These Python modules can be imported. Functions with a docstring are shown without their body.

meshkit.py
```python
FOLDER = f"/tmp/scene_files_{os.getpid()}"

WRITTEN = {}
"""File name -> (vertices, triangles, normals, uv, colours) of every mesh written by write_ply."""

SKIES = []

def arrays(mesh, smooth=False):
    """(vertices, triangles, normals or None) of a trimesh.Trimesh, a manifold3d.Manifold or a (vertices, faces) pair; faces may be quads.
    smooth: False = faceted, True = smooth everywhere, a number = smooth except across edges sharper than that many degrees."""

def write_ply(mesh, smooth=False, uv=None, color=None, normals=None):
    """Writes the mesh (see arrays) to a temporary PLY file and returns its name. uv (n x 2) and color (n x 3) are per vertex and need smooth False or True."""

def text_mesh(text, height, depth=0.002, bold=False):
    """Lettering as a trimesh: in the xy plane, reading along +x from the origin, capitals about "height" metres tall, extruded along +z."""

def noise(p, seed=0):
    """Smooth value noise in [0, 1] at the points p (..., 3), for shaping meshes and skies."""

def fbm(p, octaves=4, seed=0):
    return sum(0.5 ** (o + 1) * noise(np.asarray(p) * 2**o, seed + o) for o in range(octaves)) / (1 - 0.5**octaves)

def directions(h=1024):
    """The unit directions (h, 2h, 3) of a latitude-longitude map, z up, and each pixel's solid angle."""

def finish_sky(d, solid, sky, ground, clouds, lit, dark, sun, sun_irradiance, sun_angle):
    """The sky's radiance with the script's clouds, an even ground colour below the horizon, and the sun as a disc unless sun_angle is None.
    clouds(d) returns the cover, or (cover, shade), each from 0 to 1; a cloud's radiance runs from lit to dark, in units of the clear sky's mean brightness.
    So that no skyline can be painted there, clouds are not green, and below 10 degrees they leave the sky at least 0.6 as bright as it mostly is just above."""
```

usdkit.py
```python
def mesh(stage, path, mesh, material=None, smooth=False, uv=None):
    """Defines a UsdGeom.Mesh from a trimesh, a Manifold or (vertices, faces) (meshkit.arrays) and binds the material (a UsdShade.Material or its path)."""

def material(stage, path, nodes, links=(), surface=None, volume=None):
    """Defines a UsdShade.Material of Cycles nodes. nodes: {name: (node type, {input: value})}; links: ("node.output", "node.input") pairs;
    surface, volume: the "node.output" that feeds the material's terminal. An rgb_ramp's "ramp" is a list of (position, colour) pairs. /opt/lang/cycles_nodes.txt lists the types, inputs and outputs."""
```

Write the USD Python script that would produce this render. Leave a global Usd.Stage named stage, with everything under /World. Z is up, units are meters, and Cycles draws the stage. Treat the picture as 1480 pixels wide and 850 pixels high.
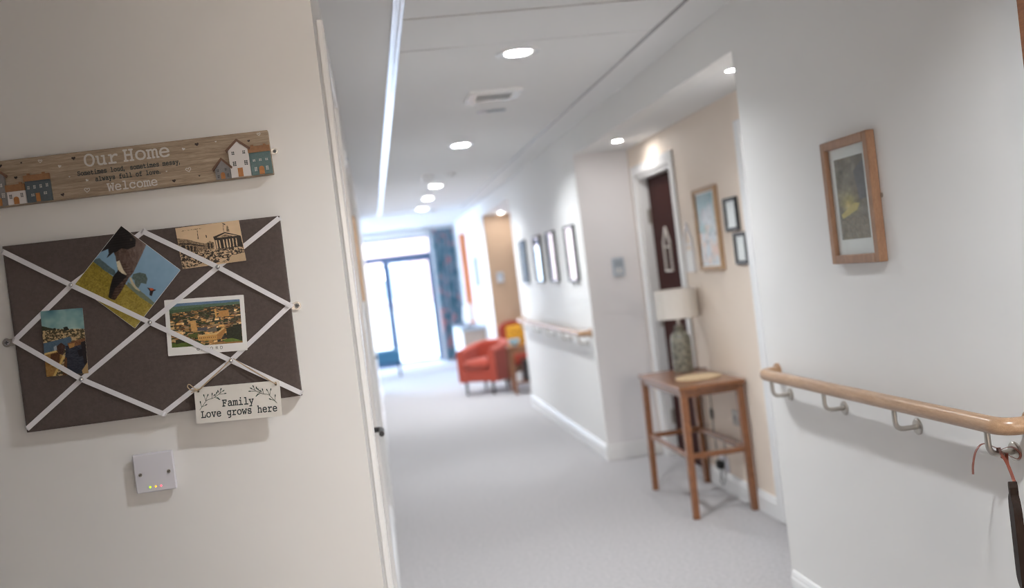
import math, random
import numpy as np, trimesh, usdkit
from meshkit import noise, fbm
from shapely import affinity
from shapely.geometry import Polygon, LineString, Point, box as sbox
from shapely.ops import unary_union
from pxr import Gf, Sdf, Usd, UsdGeom, UsdLux, UsdShade, Vt

random.seed(7)
stage = Usd.Stage.CreateInMemory()
UsdGeom.SetStageUpAxis(stage, 'Z')
UsdGeom.SetStageMetersPerUnit(stage, 1.0)
UsdGeom.Xform.Define(stage, '/World')
UsdGeom.Scope.Define(stage, '/World/Looks')

# ---------------------------------------------------------------- camera, sky, exposure
EXPOSURE = 1.22
LAMP = 610.0          # radiance of the downlight diffusers
SKY = 1.9             # overcast sky beyond the glazed end wall
cam = UsdGeom.Camera.Define(stage, '/World/camera')
cam.CreateHorizontalApertureAttr(36.0)
cam.CreateFocalLengthAttr(35.0)
cam.CreateFStopAttr(2.0)
cam.CreateFocusDistanceAttr(2.3)
cam.CreateClippingRangeAttr((0.05, 200.0))
cam.CreateExposureAttr(EXPOSURE)


def camera_matrix(eye, yaw, pitch, roll):
    yaw, pitch, roll = (math.radians(a) for a in (yaw, pitch, roll))
    f = np.array([math.sin(yaw) * math.cos(pitch), math.cos(yaw) * math.cos(pitch), math.sin(pitch)])
    r = np.cross(f, [0, 0, 1]); r /= np.linalg.norm(r); u = np.cross(r, f)
    r2, u2 = math.cos(roll) * r + math.sin(roll) * u, -math.sin(roll) * r + math.cos(roll) * u
    return Gf.Matrix4d(*r2, 0, *u2, 0, *(-f), 0, *eye, 1)


cam.AddTransformOp().Set(camera_matrix((0, 0, 1.42), 7.85, -1.3155, -6.954))
dome = UsdLux.DomeLight.Define(stage, '/World/sky')
dome.CreateIntensityAttr(SKY)
dome.CreateColorAttr(Gf.Vec3f(0.60, 0.75, 1.0))


# ---------------------------------------------------------------- helpers: prims
def lin(c):
    c = np.asarray(c, float)
    return np.where(c <= 0.04045, c / 12.92, ((c + 0.055) / 1.055) ** 2.4)


def rgb(r, g, b):
    return tuple(float(x) for x in lin(np.array([r, g, b]) / 255))


used = {}


def fresh(parent, name):
    n = used.get((parent, name), 0)
    used[(parent, name)] = n + 1
    return f'{parent}/{name}' + (f'_{n:03d}' if n else '')


def tag(p, label=None, cat=None, group=None, kind=None):
    p = p.GetPrim() if hasattr(p, 'GetPrim') else p
    for k, v in (('label', label), ('category', cat), ('group', group), ('kind', kind)):
        if v:
            p.SetCustomDataByKey(k, v)
    return p


def thing(name, label, cat, loc=(0, 0, 0), rz=0, tilt=0, group=None):
    x = UsdGeom.Xform.Define(stage, fresh('/World', name))
    x.AddTranslateOp().Set(Gf.Vec3d(*map(float, loc)))
    x.AddRotateZOp().Set(float(rz))
    if tilt:
        x.AddRotateYOp().Set(float(tilt))
    return tag(x, label, cat, group)


def obj(name, mesh, mat, parent=None, label=None, smooth=False):
    path = fresh(str(parent.GetPath()) if parent else '/World', name)
    p = usdkit.mesh(stage, path, mesh, M[mat], smooth=smooth).GetPrim()
    if label:
        tag(p, label)
    return p


def struct(name, mesh, mat, label, cat, parent=None, smooth=False):
    p = obj(name, mesh, mat, parent, None, smooth)
    return p if parent else tag(p, label, cat, kind='structure')


def dup(src, label, loc, rz=0, group=None):
    was = src.GetCustomData()
    x = UsdGeom.Xform.Define(stage, fresh('/World', src.GetName()))
    x.GetPrim().GetReferences().AddInternalReference(src.GetPath())
    x.GetPrim().GetAttribute('xformOp:translate').Set(Gf.Vec3d(*map(float, loc)))
    x.GetPrim().GetAttribute('xformOp:rotateZ').Set(float(rz))
    x.GetPrim().SetInstanceable(True)
    return tag(x, label, was['category'], group or was.get('group'))


# ---------------------------------------------------------------- helpers: shapes
def cat(*ms):
    return trimesh.util.concatenate([m for x in ms for m in (x if isinstance(x, (list, tuple)) else [x])])


def box(x0, x1, y0, y1, z0, z1):
    m = trimesh.creation.box([x1 - x0, y1 - y0, z1 - z0])
    m.apply_translation([(x0 + x1) / 2, (y0 + y1) / 2, (z0 + z1) / 2])
    return m


def rbox(x0, x1, y0, y1, z0, z1, b=0.003):
    b = min(b, (x1 - x0) / 2.01, (y1 - y0) / 2.01, (z1 - z0) / 2.01)
    pts = []
    for dx, dy, dz in ((b, b, 0), (b, 0, b), (0, b, b)):
        for x in (x0 + dx, x1 - dx):
            for y in (y0 + dy, y1 - dy):
                for z in (z0 + dz, z1 - dz):
                    pts.append((x, y, z))
    return trimesh.convex.convex_hull(np.array(pts))


def move(m, t=(0, 0, 0), rx=0, ry=0, rz=0):
    m = m.copy()
    for a, ax in ((rx, [1, 0, 0]), (ry, [0, 1, 0]), (rz, [0, 0, 1])):
        if a:
            m.apply_transform(trimesh.transformations.rotation_matrix(math.radians(a), ax))
    m.apply_translation(t)
    return m


def lathe(profile, n=32):
    """profile: (r, z) pairs, revolved about z."""
    return trimesh.creation.revolve(np.array(profile, float), sections=n)


def prism(poly, y0, y1):
    """A polygon in the xz plane, extruded from y0 to y1."""
    out = []
    for g in getattr(poly, 'geoms', [poly]):
        if g.is_empty or g.area < 1e-12:
            continue
        m = trimesh.creation.extrude_polygon(g, y1 - y0, engine='earcut')
        v = m.vertices.copy()
        m.vertices = np.stack([v[:, 0], y1 - v[:, 2], v[:, 1]], 1)
        out.append(m)
    return cat(*out)


def slab(poly, z0, z1):
    m = trimesh.creation.extrude_polygon(poly, z1 - z0, engine='earcut')
    m.apply_translation([0, 0, z0])
    return m


def prism_x(poly, x0, x1):
    """A polygon in the yz plane, extruded from x0 to x1."""
    m = trimesh.creation.extrude_polygon(poly, x1 - x0, engine='earcut')
    v = m.vertices.copy()
    m.vertices = np.stack([x0 + v[:, 2], v[:, 0], v[:, 1]], 1)
    return m


def sweep(path, section, closed=False, cap=True, up=(0, 0, 1)):
    """A closed 2D section (or one per path point) carried along a path; section x = side, y = up-ish."""
    P = np.array(path, float)
    n = len(P)
    T = np.roll(P, -1, 0) - np.roll(P, 1, 0) if closed else np.gradient(P, axis=0)
    T /= np.linalg.norm(T, axis=1, keepdims=True)
    up = np.array(up, float)
    s = np.cross(T[0], up)
    if np.linalg.norm(s) < 1e-3:
        s = np.cross(T[0], [1, 0, 0.1])
    s /= np.linalg.norm(s)
    rings = []
    for i in range(n):
        s = s - T[i] * (s @ T[i]); s /= np.linalg.norm(s)
        u = np.cross(s, T[i])
        sec = np.array(section[i] if np.ndim(section) == 3 else section, float)
        rings.append(P[i] + sec[:, :1] * s + sec[:, 1:] * u)
    k = len(rings[0]); V = np.vstack(rings); Fc = []
    for i in range(n if closed else n - 1):
        a, b = i * k, ((i + 1) % n) * k
        for j in range(k):
            j2 = (j + 1) % k
            Fc += [[a + j, b + j, b + j2], [a + j, b + j2, a + j2]]
    if cap and not closed:
        V = np.vstack([V, rings[0].mean(0), rings[-1].mean(0)])
        c0, c1, e = len(V) - 2, len(V) - 1, (n - 1) * k
        for j in range(k):
            j2 = (j + 1) % k
            Fc += [[c0, j, j2], [c1, e + j2, e + j]]
    m = trimesh.Trimesh(V, Fc, process=False)
    m.fix_normals()
    return m


def circle(r, n=12, ry=None):
    a = np.linspace(0, 2 * np.pi, n, endpoint=False)
    return np.stack([r * np.cos(a), (ry or r) * np.sin(a)], 1)


def tube(path, r, n=10, closed=False):
    return sweep(path, circle(r, n), closed)


def curve(pts, n=40):
    """Catmull-Rom through the points."""
    P = np.array(pts, float)
    P = np.vstack([2 * P[0] - P[1], P, 2 * P[-1] - P[-2]])
    out = []
    seg = len(P) - 3
    for i in range(seg):
        a, b, c, d = P[i:i + 4]
        for t in np.linspace(0, 1, max(3, n // seg), endpoint=False):
            out.append(0.5 * (2 * b + (c - a) * t + (2 * a - 5 * b + 4 * c - d) * t ** 2 + (3 * b - a - 3 * c + d) * t ** 3))
    out.append(P[-2])
    return np.array(out)


def fillet(pts, r, n=8):
    """A polyline with its inner corners rounded."""
    P = [np.array(p, float) for p in pts]
    out = [P[0]]
    for a, b, c in zip(P, P[1:], P[2:]):
        d1, d2 = (a - b) / np.linalg.norm(a - b), (c - b) / np.linalg.norm(c - b)
        p, q = b + d1 * r, b + d2 * r
        for t in np.linspace(0, 1, n):
            out.append((1 - t) ** 2 * p + 2 * t * (1 - t) * b + t ** 2 * q)
    return np.array(out + [P[-1]])


GLYPHS = {
 ',': "7,-22 14,6 15,20 16,21 32,21 33,17 31,13 31,9 20,-21 18,-22",
 '.': "13,5 13,16 15,20 20,22 26,22 32,18 33,5 31,1 26,-1 20,-1 15,1",
 'F': "8,2 9,11 23,14 23,87 9,89 8,98 10,100 91,100 93,99 94,97 94,69 90,66 83,68 82,87 37,87 37,60 58,60 60,71 67,72 69,70 69,39 67,37 60,38 58,49 37,49 37,13 57,13 61,10 61,2 59,0 10,0",
 'H': "8,5 8,8 11,13 18,14 18,87 13,87 9,90 8,92 9,98 13,100 43,100 46,98 45,89 31,87 31,59 71,59 72,87 60,89 57,91 59,99 61,100 92,100 94,99 95,97 94,89 85,86 85,13 94,11 95,9 94,1 92,0 61,0 57,3 57,9 60,11 72,13 71,47 31,47 31,13 45,11 46,10 45,1 43,0 11,0",
 'L': "5,5 6,10 9,13 25,14 25,87 7,89 5,92 6,98 9,100 60,100 62,99 63,97 62,89 39,87 39,13 83,13 84,41 86,44 94,44 95,41 95,2 93,0 8,0",
 'O': "7,39 7,64 10,76 16,86 25,95 36,101 45,103 60,103 68,101 77,97 87,86 94,74 98,57 98,45 94,29 84,11 77,6 68,1 60,-1 45,-1 29,5 15,18 9,30/22,40 24,31 28,23 33,17 42,12 57,10 70,16 78,27 82,39 82,49 83,50 80,68 75,81 66,88 57,92 42,91 34,86 28,79 23,68 22,62",
 'S': "14,2 13,32 15,34 22,34 25,31 27,25 32,16 47,10 64,12 69,14 76,21 77,25 77,33 71,41 60,45 52,45 34,48 26,52 18,59 15,67 15,79 20,90 26,97 36,101 45,103 59,103 72,99 76,103 85,102 87,77 84,72 76,74 72,82 66,88 57,92 46,92 36,88 31,84 29,79 29,70 34,63 39,61 47,59 69,56 80,52 87,45 91,36 91,23 86,13 76,3 61,-1 45,-1 28,4 24,-2 17,-2",
 'W': "0,92 0,97 3,100 37,100 39,99 40,98 39,90 21,88 29,28 32,27 46,76 57,76 74,26 75,25 77,31 79,59 84,88 67,89 63,91 63,98 67,100 100,100 102,98 103,95 102,91 100,89 96,88 94,84 93,68 83,0 70,1 60,32 60,36 52,58 49,56 48,47 34,1 33,0 22,0 17,23 9,83 8,88 3,89",
 'a': "11,18 13,33 17,41 23,46 41,52 60,52 70,50 69,61 63,67 57,69 42,68 30,62 23,62 21,66 22,74 29,78 44,82 60,82 71,78 80,69 84,54 84,13 97,11 98,3 94,0 75,0 72,2 71,10 70,10 61,3 52,0 32,-1 20,5 14,11/26,21 31,14 38,12 47,11 56,14 64,19 69,23 70,26 70,39 59,41 45,41 36,39 27,32 25,29",
 'c': "8,34 8,45 13,60 21,70 29,76 44,80 57,80 68,78 74,75 77,75 80,79 89,78 90,76 90,49 89,48 80,47 72,59 65,65 58,68 47,68 31,61 27,55 23,45 23,34 28,22 33,17 41,13 58,12 70,16 82,25 87,25 90,23 90,16 80,7 71,2 59,-1 44,-1 34,1 25,6 15,16 11,22",
 'd': "8,29 8,48 10,56 16,66 25,74 36,78 54,79 66,76 74,69 75,98 61,100 59,103 59,107 62,111 86,111 87,110 87,13 98,11 99,2 97,0 76,0 74,2 73,9 66,3 57,0 52,-1 33,0 28,2 17,10/23,49 22,35 25,25 34,16 43,13 53,13 63,16 69,21 75,33 75,47 72,54 65,62 53,67 43,67 34,63 27,56",
 'e': "9,30 9,49 15,63 24,72 34,78 45,80 61,80 72,77 86,67 93,54 94,40 92,37 89,36 24,35 24,29 28,21 34,15 46,10 64,12 80,20 91,21 93,18 93,13 89,8 76,2 60,-1 43,-1 33,1 23,7 16,14 11,22/28,57 24,50 25,47 78,48 77,55 72,62 63,68 58,69 47,69 35,64",
 'f': "16,3 16,9 20,13 37,14 37,63 20,63 16,67 17,75 37,76 36,85 38,95 44,103 52,108 63,110 82,110 89,108 91,106 90,97 80,95 74,98 62,98 56,95 52,92 49,84 50,76 83,76 86,72 86,67 83,63 51,62 51,13 82,13 85,9 85,3 82,0 20,0",
 'g': "11,33 11,48 16,61 25,71 33,76 41,78 54,78 67,74 72,69 74,70 75,78 94,78 98,75 98,69 95,67 86,65 86,-6 85,-13 82,-21 76,-26 67,-31 57,-33 39,-33 32,-31 29,-28 29,-24 33,-20 57,-21 66,-17 70,-13 72,-7 73,12 60,5 54,3 36,5 26,9 17,18/24,44 27,29 35,20 44,16 54,16 64,20 71,27 75,38 75,44 71,55 64,62 54,65 45,66 37,63 29,56",
 'h': "9,2 10,11 21,14 21,97 10,99 9,108 11,110 31,110 33,108 34,70 48,78 63,79 75,75 83,66 85,57 85,13 93,13 97,9 97,3 93,0 63,0 61,2 62,11 72,13 72,52 70,59 65,64 59,67 50,67 42,63 36,57 33,52 33,13 44,11 45,9 44,1 41,0 12,0",
 'i': "14,5 14,8 17,13 47,13 47,65 28,66 23,70 24,76 26,78 57,78 60,77 60,13 90,13 93,9 93,2 90,0 17,0|44,99 45,114 48,116 60,115 61,97 57,94 47,94",
 'l': "16,2 16,10 20,13 46,14 46,97 24,98 20,101 20,107 23,110 57,110 59,109 59,13 89,13 92,8 91,1 88,0 20,0",
 'm': "0,3 0,9 2,11 11,14 11,65 5,66 0,69 1,77 23,78 26,74 36,79 46,79 49,78 56,70 63,77 70,79 80,79 90,75 93,69 95,60 95,13 102,13 106,10 105,1 86,0 83,3 83,55 82,62 76,67 71,67 66,64 63,62 60,52 60,13 67,13 70,10 69,1 51,0 48,2 48,53 46,62 39,67 34,67 29,64 24,58 24,13 34,11 36,2 33,0 3,0",
 'o': "8,31 8,48 13,61 22,71 38,79 60,80 77,75 89,64 95,49 95,30 91,18 80,7 66,0 44,-1 29,3 15,15 10,23/23,32 27,23 35,15 47,10 63,12 70,15 79,27 82,35 80,49 76,58 65,67 57,69 42,68 35,64 27,56 24,51 23,47",
 'r': "9,3 9,9 13,13 31,13 31,65 15,67 13,74 16,78 41,78 44,76 45,61 52,69 60,75 72,79 85,79 91,77 95,72 95,66 93,62 85,61 78,65 70,65 59,61 44,46 44,13 75,13 78,9 77,1 75,0 13,0",
 's': "15,3 15,25 18,29 25,28 28,21 33,16 48,10 65,12 72,16 75,23 73,28 71,32 62,34 40,34 28,38 22,41 17,47 15,55 15,61 18,70 25,77 39,82 56,82 69,78 75,82 80,82 84,75 84,61 80,54 76,54 62,68 51,71 41,71 33,68 29,63 29,55 33,51 40,48 62,48 74,46 80,43 85,38 89,29 89,21 84,9 77,3 63,-1 47,-1 34,2 28,2 26,0 18,-1",
 't': "8,63 9,72 29,74 29,99 32,102 40,101 42,74 79,74 83,70 83,64 79,61 42,61 41,26 44,18 49,13 62,11 90,21 94,17 93,9 83,3 66,-1 51,-1 38,3 32,9 29,18 29,60 11,61",
 'u': "6,75 9,79 29,79 30,78 31,75 31,24 32,20 36,15 41,13 54,11 63,15 69,21 71,26 71,66 55,68 54,76 57,79 82,79 84,78 85,13 92,13 95,10 97,7 95,2 93,0 74,0 71,2 70,8 56,0 38,-1 24,6 20,14 17,26 17,66 8,68 6,71",
 'v': "3,71 3,77 7,80 39,80 41,78 41,70 38,68 30,68 30,65 51,15 75,66 74,68 61,69 59,74 60,78 62,80 97,80 100,77 100,71 98,69 89,68 87,66 87,63 71,30 71,28 66,18 66,15 59,1 55,-1 46,-1 43,2 14,67 8,68",
 'w': "-1,70 -1,78 2,80 32,80 34,78 34,70 31,68 20,68 20,65 31,29 32,20 34,20 36,22 45,56 49,60 55,60 60,54 69,20 70,20 84,67 70,69 69,78 72,80 101,80 103,78 103,70 101,68 97,68 95,65 82,15 78,5 76,0 74,-1 67,-1 63,2 53,41 52,41 49,40 40,2 37,-1 28,0 20,22 20,26 14,40 7,66",
 'y': "5,70 5,74 8,78 40,78 43,76 43,68 39,66 32,65 31,64 53,21 74,62 76,64 75,65 64,67 63,76 66,78 95,78 98,76 98,68 89,64 53,-8 46,-19 47,-21 55,-21 60,-24 60,-30 56,-33 10,-33 7,-30 7,-24 10,-21 32,-20 45,4 45,7 16,64 7,67",
}
ADV = 103.4


def lettering(text, x0, x1, z, cap, bold=0.0):
    """Typewriter lettering as a polygon in the xz plane: from x0 to x1 on the baseline z, capitals cap high."""
    out = []
    for i, c in enumerate(text):
        for rings in GLYPHS.get(c, '').split('|'):
            if rings:
                r = [[tuple(map(int, p.split(','))) for p in ring.split()] for ring in rings.split('/')]
                out.append(affinity.translate(Polygon(r[0], r[1:]).buffer(0), i * ADV, 0))
    g = unary_union(out)
    a, _, b, _ = g.bounds
    g = affinity.translate(g, -a, 0)
    g = affinity.scale(g, (x1 - x0) / (b - a), cap / 100, origin=(0, 0))
    if bold:
        g = g.buffer(bold, 2)
    return affinity.translate(g, x0, z)


def heart(cx, cz, s, rot=0, hollow=0):
    t = np.linspace(0, 2 * np.pi, 28, endpoint=False)
    p = Polygon(np.stack([16 * np.sin(t) ** 3, 13 * np.cos(t) - 5 * np.cos(2 * t) - 2 * np.cos(3 * t) - np.cos(4 * t) + 2], 1) / 32 * s)
    if hollow:
        p = p.difference(p.buffer(-hollow))
    return affinity.translate(affinity.rotate(p, rot, origin=(0, 0)), cx, cz)


# ---------------------------------------------------------------- helpers: printed pictures, painted on the vertices of a fine flat grid
def inside(poly, U, V):
    p = np.array(poly, float) / 1000
    hit = np.zeros(U.shape, bool)
    for (x0, y0), (x1, y1) in zip(p, np.roll(p, -1, 0)):
        if y0 != y1:
            hit ^= ((y0 > V) != (y1 > V)) & (U < (x1 - x0) * (V - y0) / (y1 - y0) + x0)
    return hit


def grid_uv(nu, nv):
    return np.meshgrid(np.linspace(0, 1, nu), np.linspace(0, 1, nv))


def printed(name, corners, y, colour, parent, label=None, bend=0.0):
    """corners: xz of the top left, top right and bottom left; colour: (nv, nu, 3) in sRGB 0..255."""
    nv, nu = colour.shape[:2]
    U, V = grid_uv(nu, nv)
    tl, tr, bl = (np.array(c, float) for c in corners)
    xz = tl + U[..., None] * (tr - tl) + V[..., None] * (bl - tl)
    pts = np.stack([xz[..., 0], np.full(U.shape, y) - bend * (V - .5) ** 2, xz[..., 1]], -1).reshape(-1, 3)
    i = np.arange(nu * nv).reshape(nv, nu)
    a, b, c, d = i[:-1, :-1].ravel(), i[:-1, 1:].ravel(), i[1:, 1:].ravel(), i[1:, :-1].ravel()
    p = usdkit.mesh(stage, fresh(str(parent.GetPath()), name), (pts, np.stack([a, d, c, b], 1)), M['print'])
    UsdGeom.PrimvarsAPI(p).CreatePrimvar('paint', Sdf.ValueTypeNames.Color3fArray, 'vertex').Set(Vt.Vec3fArray.FromNumpy(lin(np.clip(colour, 0, 255) / 255).reshape(-1, 3).astype(np.float32)))
    if label:
        tag(p, label)
    return p.GetPrim()


def speck(U, V, f, seed, octaves=3):
    return fbm(np.stack([U * f, V * f, np.full(U.shape, 0.37)], -1), octaves, seed)[..., None]


# ---------------------------------------------------------------- materials
M = {}


def mat(name, col, rough=0.5, metal=0.0, spec=0.5, noise_scale=0, noise_amt=0.1, bump=0.0, bump_scale=200, coat=0.0, stretch=None, sheen=0.0):
    nodes = {'p': ('principled_bsdf', {'base_color': col, 'roughness': rough, 'metallic': metal, 'specular_ior_level': spec, 'coat_weight': coat, 'coat_roughness': 0.15})}
    if sheen:
        nodes['p'][1]['sheen_weight'] = sheen
    links = []
    if noise_scale or bump:
        nodes['tc'] = ('texture_coordinate', {})
        nodes['mp'] = ('mapping', {'scale': stretch or (1, 1, 1)})
        links.append(('tc.object', 'mp.vector'))
    if noise_scale:
        nodes['n'] = ('noise_texture', {'scale': noise_scale, 'detail': 5.0, 'roughness': 0.6})
        lo, hi = [tuple(min(1, c * k) for c in col) for k in (1 - noise_amt, 1 + noise_amt)]
        nodes['r'] = ('rgb_ramp', {'ramp': [(0.3, lo), (0.7, hi)]})
        links += [('mp.vector', 'n.vector'), ('n.fac', 'r.fac'), ('r.color', 'p.base_color')]
    if bump:
        nodes['bn'] = ('noise_texture', {'scale': bump_scale, 'detail': 3.0})
        nodes['b'] = ('bump', {'strength': bump, 'distance': 0.002})
        links += [('mp.vector', 'bn.vector'), ('bn.fac', 'b.height'), ('b.normal', 'p.normal')]
    M[name] = usdkit.material(stage, '/World/Looks/' + name, nodes, links, surface='p.BSDF')


def wood(name, dark, light, rough=0.4, scale=14, stretch=(1, 1, 1), coat=0.1, spec=0.5):
    nodes = {'tc': ('texture_coordinate', {}), 'mp': ('mapping', {'scale': stretch}),
             'n': ('noise_texture', {'scale': scale, 'detail': 6.0, 'roughness': 0.65, 'distortion': 0.6}),
             'n2': ('noise_texture', {'scale': scale * 6, 'detail': 3.0}),
             'm': ('mix_float', {'fac': 0.35}),
             'r': ('rgb_ramp', {'ramp': [(0.3, dark), (0.5, tuple((a + b) / 2 for a, b in zip(dark, light))), (0.68, light)]}),
             'b': ('bump', {'strength': 0.15, 'distance': 0.001}),
             'p': ('principled_bsdf', {'roughness': rough, 'coat_weight': coat, 'coat_roughness': 0.2, 'specular_ior_level': spec})}
    links = [('tc.object', 'mp.vector'), ('mp.vector', 'n.vector'), ('mp.vector', 'n2.vector'), ('n.fac', 'm.a'), ('n2.fac', 'm.b'), ('m.result', 'r.fac'),
             ('r.color', 'p.base_color'), ('m.result', 'b.height'), ('b.normal', 'p.normal')]
    M[name] = usdkit.material(stage, '/World/Looks/' + name, nodes, links, surface='p.BSDF')


def emit(name, col, strength):
    M[name] = usdkit.material(stage, '/World/Looks/' + name, {'e': ('emission', {'color': col, 'strength': strength})}, surface='e.emission')


WALL = (0.77, 0.76, 0.745)
mat('wall_paint', WALL, 0.55, spec=0.35, bump=0.05, bump_scale=350)
mat('peach_paint', (0.80, 0.69, 0.59), 0.6, spec=0.3, bump=0.05, bump_scale=350)
mat('pale_peach_paint', (0.83, 0.815, 0.83), 0.6, spec=0.3, bump=0.05, bump_scale=350)
mat('ochre_paint', (0.47, 0.33, 0.225), 0.6, spec=0.3)
mat('orange_paint', (0.82, 0.36, 0.17), 0.6, spec=0.3)
mat('ceiling_paint', (0.76, 0.755, 0.75), 0.7, spec=0.2)
mat('white_gloss', (0.82, 0.82, 0.82), 0.25, coat=0.2)
mat('trim_metal', (0.84, 0.87, 0.92), 0.2, metal=0.85)
mat('joint_filler', (0.33, 0.25, 0.17), 0.7)
mat('carpet', (0.375, 0.36, 0.365), 0.95, spec=0.1, noise_scale=55, noise_amt=0.16, bump=0.6, bump_scale=420, sheen=0.3)
mat('keypad_blue', (0.42, 0.49, 0.56), 0.4)
mat('dark_lip', (0.30, 0.28, 0.29), 0.3, coat=0.5)
mat('white_plastic', (0.68, 0.67, 0.72), 0.35)
mat('white_enamel', (0.85, 0.85, 0.85), 0.3)
mat('grey_plastic', (0.35, 0.40, 0.46), 0.4)
mat('black_plastic', (0.02, 0.02, 0.022), 0.4)
mat('black_frame', (0.025, 0.027, 0.03), 0.3)
mat('steel', (0.50, 0.47, 0.43), 0.32, metal=1.0)
mat('chrome', (0.75, 0.75, 0.75), 0.12, metal=1.0)
mat('dark_slot', (0.05, 0.05, 0.05), 0.6)
mat('felt_fabric', (0.105, 0.082, 0.074), 0.95, spec=0.1, noise_scale=160, noise_amt=0.12, bump=0.5, bump_scale=900, sheen=0.2)
mat('ribbon_satin', (0.74, 0.73, 0.75), 0.35, spec=0.5, bump=0.1, bump_scale=1500)
mat('card_white', (0.80, 0.79, 0.77), 0.4)
mat('card_edge', (0.55, 0.53, 0.48), 0.6)
mat('twine', (0.45, 0.33, 0.21), 0.9, noise_scale=900, noise_amt=0.35)
mat('plaque_cream', (0.70, 0.67, 0.62), 0.55)
mat('ink_dark', (0.03, 0.04, 0.04), 0.7)
mat('ink_green', (0.02, 0.05, 0.035), 0.7)
mat('ink_brown', (0.035, 0.022, 0.02), 0.7)
mat('ink_white', (0.60, 0.58, 0.55), 0.7)
mat('paint_grey', (0.22, 0.21, 0.21), 0.7, noise_scale=200, noise_amt=0.1)
mat('paint_white', (0.66, 0.63, 0.62), 0.7)
mat('paint_teal', (0.105, 0.165, 0.165), 0.7, noise_scale=200, noise_amt=0.1)
mat('paint_navy', (0.085, 0.11, 0.125), 0.7, noise_scale=200, noise_amt=0.1)
mat('orange_wood', (0.42, 0.17, 0.05), 0.6, noise_scale=150, noise_amt=0.15)
mat('roof_brown', (0.16, 0.085, 0.055), 0.7, noise_scale=150, noise_amt=0.15)
mat('roof_tan', (0.30, 0.15, 0.07), 0.7, noise_scale=150, noise_amt=0.15)
wood('sign_wood', (0.17, 0.115, 0.075), (0.52, 0.415, 0.30), 0.7, 7, (1.3, 1, 26), 0)
wood('rail_oak', (0.31, 0.17, 0.088), (0.53, 0.345, 0.21), 0.32, 12, (9, 0.7, 9), 0.25)
wood('frame_oak', (0.23, 0.12, 0.068), (0.39, 0.22, 0.13), 0.45, 14, (4, 4, 1), 0.1)
wood('table_wood', (0.16, 0.058, 0.021), (0.30, 0.120, 0.048), 0.28, 9, (5, 1, 5), 0.4)
wood('dark_wood', (0.012, 0.007, 0.005), (0.035, 0.019, 0.013), 0.7, 12, (4, 4, 1), 0.0, 0.2)
wood('door_brown', (0.026, 0.007, 0.006), (0.044, 0.012, 0.010), 0.7, 8, (6, 6, .7), 0.0, 0.12)
wood('tan_oak', (0.36, 0.22, 0.12), (0.55, 0.37, 0.22), 0.45, 10, (4, 4, 1), 0.1)
mat('red_ribbon', (0.17, 0.032, 0.012), 0.4, sheen=0.2)
mat('coral_fabric', (0.36, 0.055, 0.032), 0.9, spec=0.2, noise_scale=60, noise_amt=0.15, bump=0.3, bump_scale=500, sheen=0.3)
mat('mustard_fabric', (0.55, 0.27, 0.03), 0.9, spec=0.2, noise_scale=30, noise_amt=0.3)
mat('blue_fabric', (0.05, 0.16, 0.25), 0.85)
mat('shade_linen', (0.70, 0.66, 0.61), 0.9, bump=0.2, bump_scale=700)
mat('straw', (0.60, 0.45, 0.28), 0.9, noise_scale=120, noise_amt=0.3, bump=0.5, bump_scale=400)
mat('cabinet_white', (0.82, 0.83, 0.85), 0.35)
mat('cabinet_taupe', (0.36, 0.29, 0.25), 0.6, noise_scale=60, noise_amt=0.1)
mat('window_frame_blue', (0.07, 0.13, 0.23), 0.5, spec=0.3)
mat('bowl_blue', (0.35, 0.60, 0.72), 0.2, coat=0.5)
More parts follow.
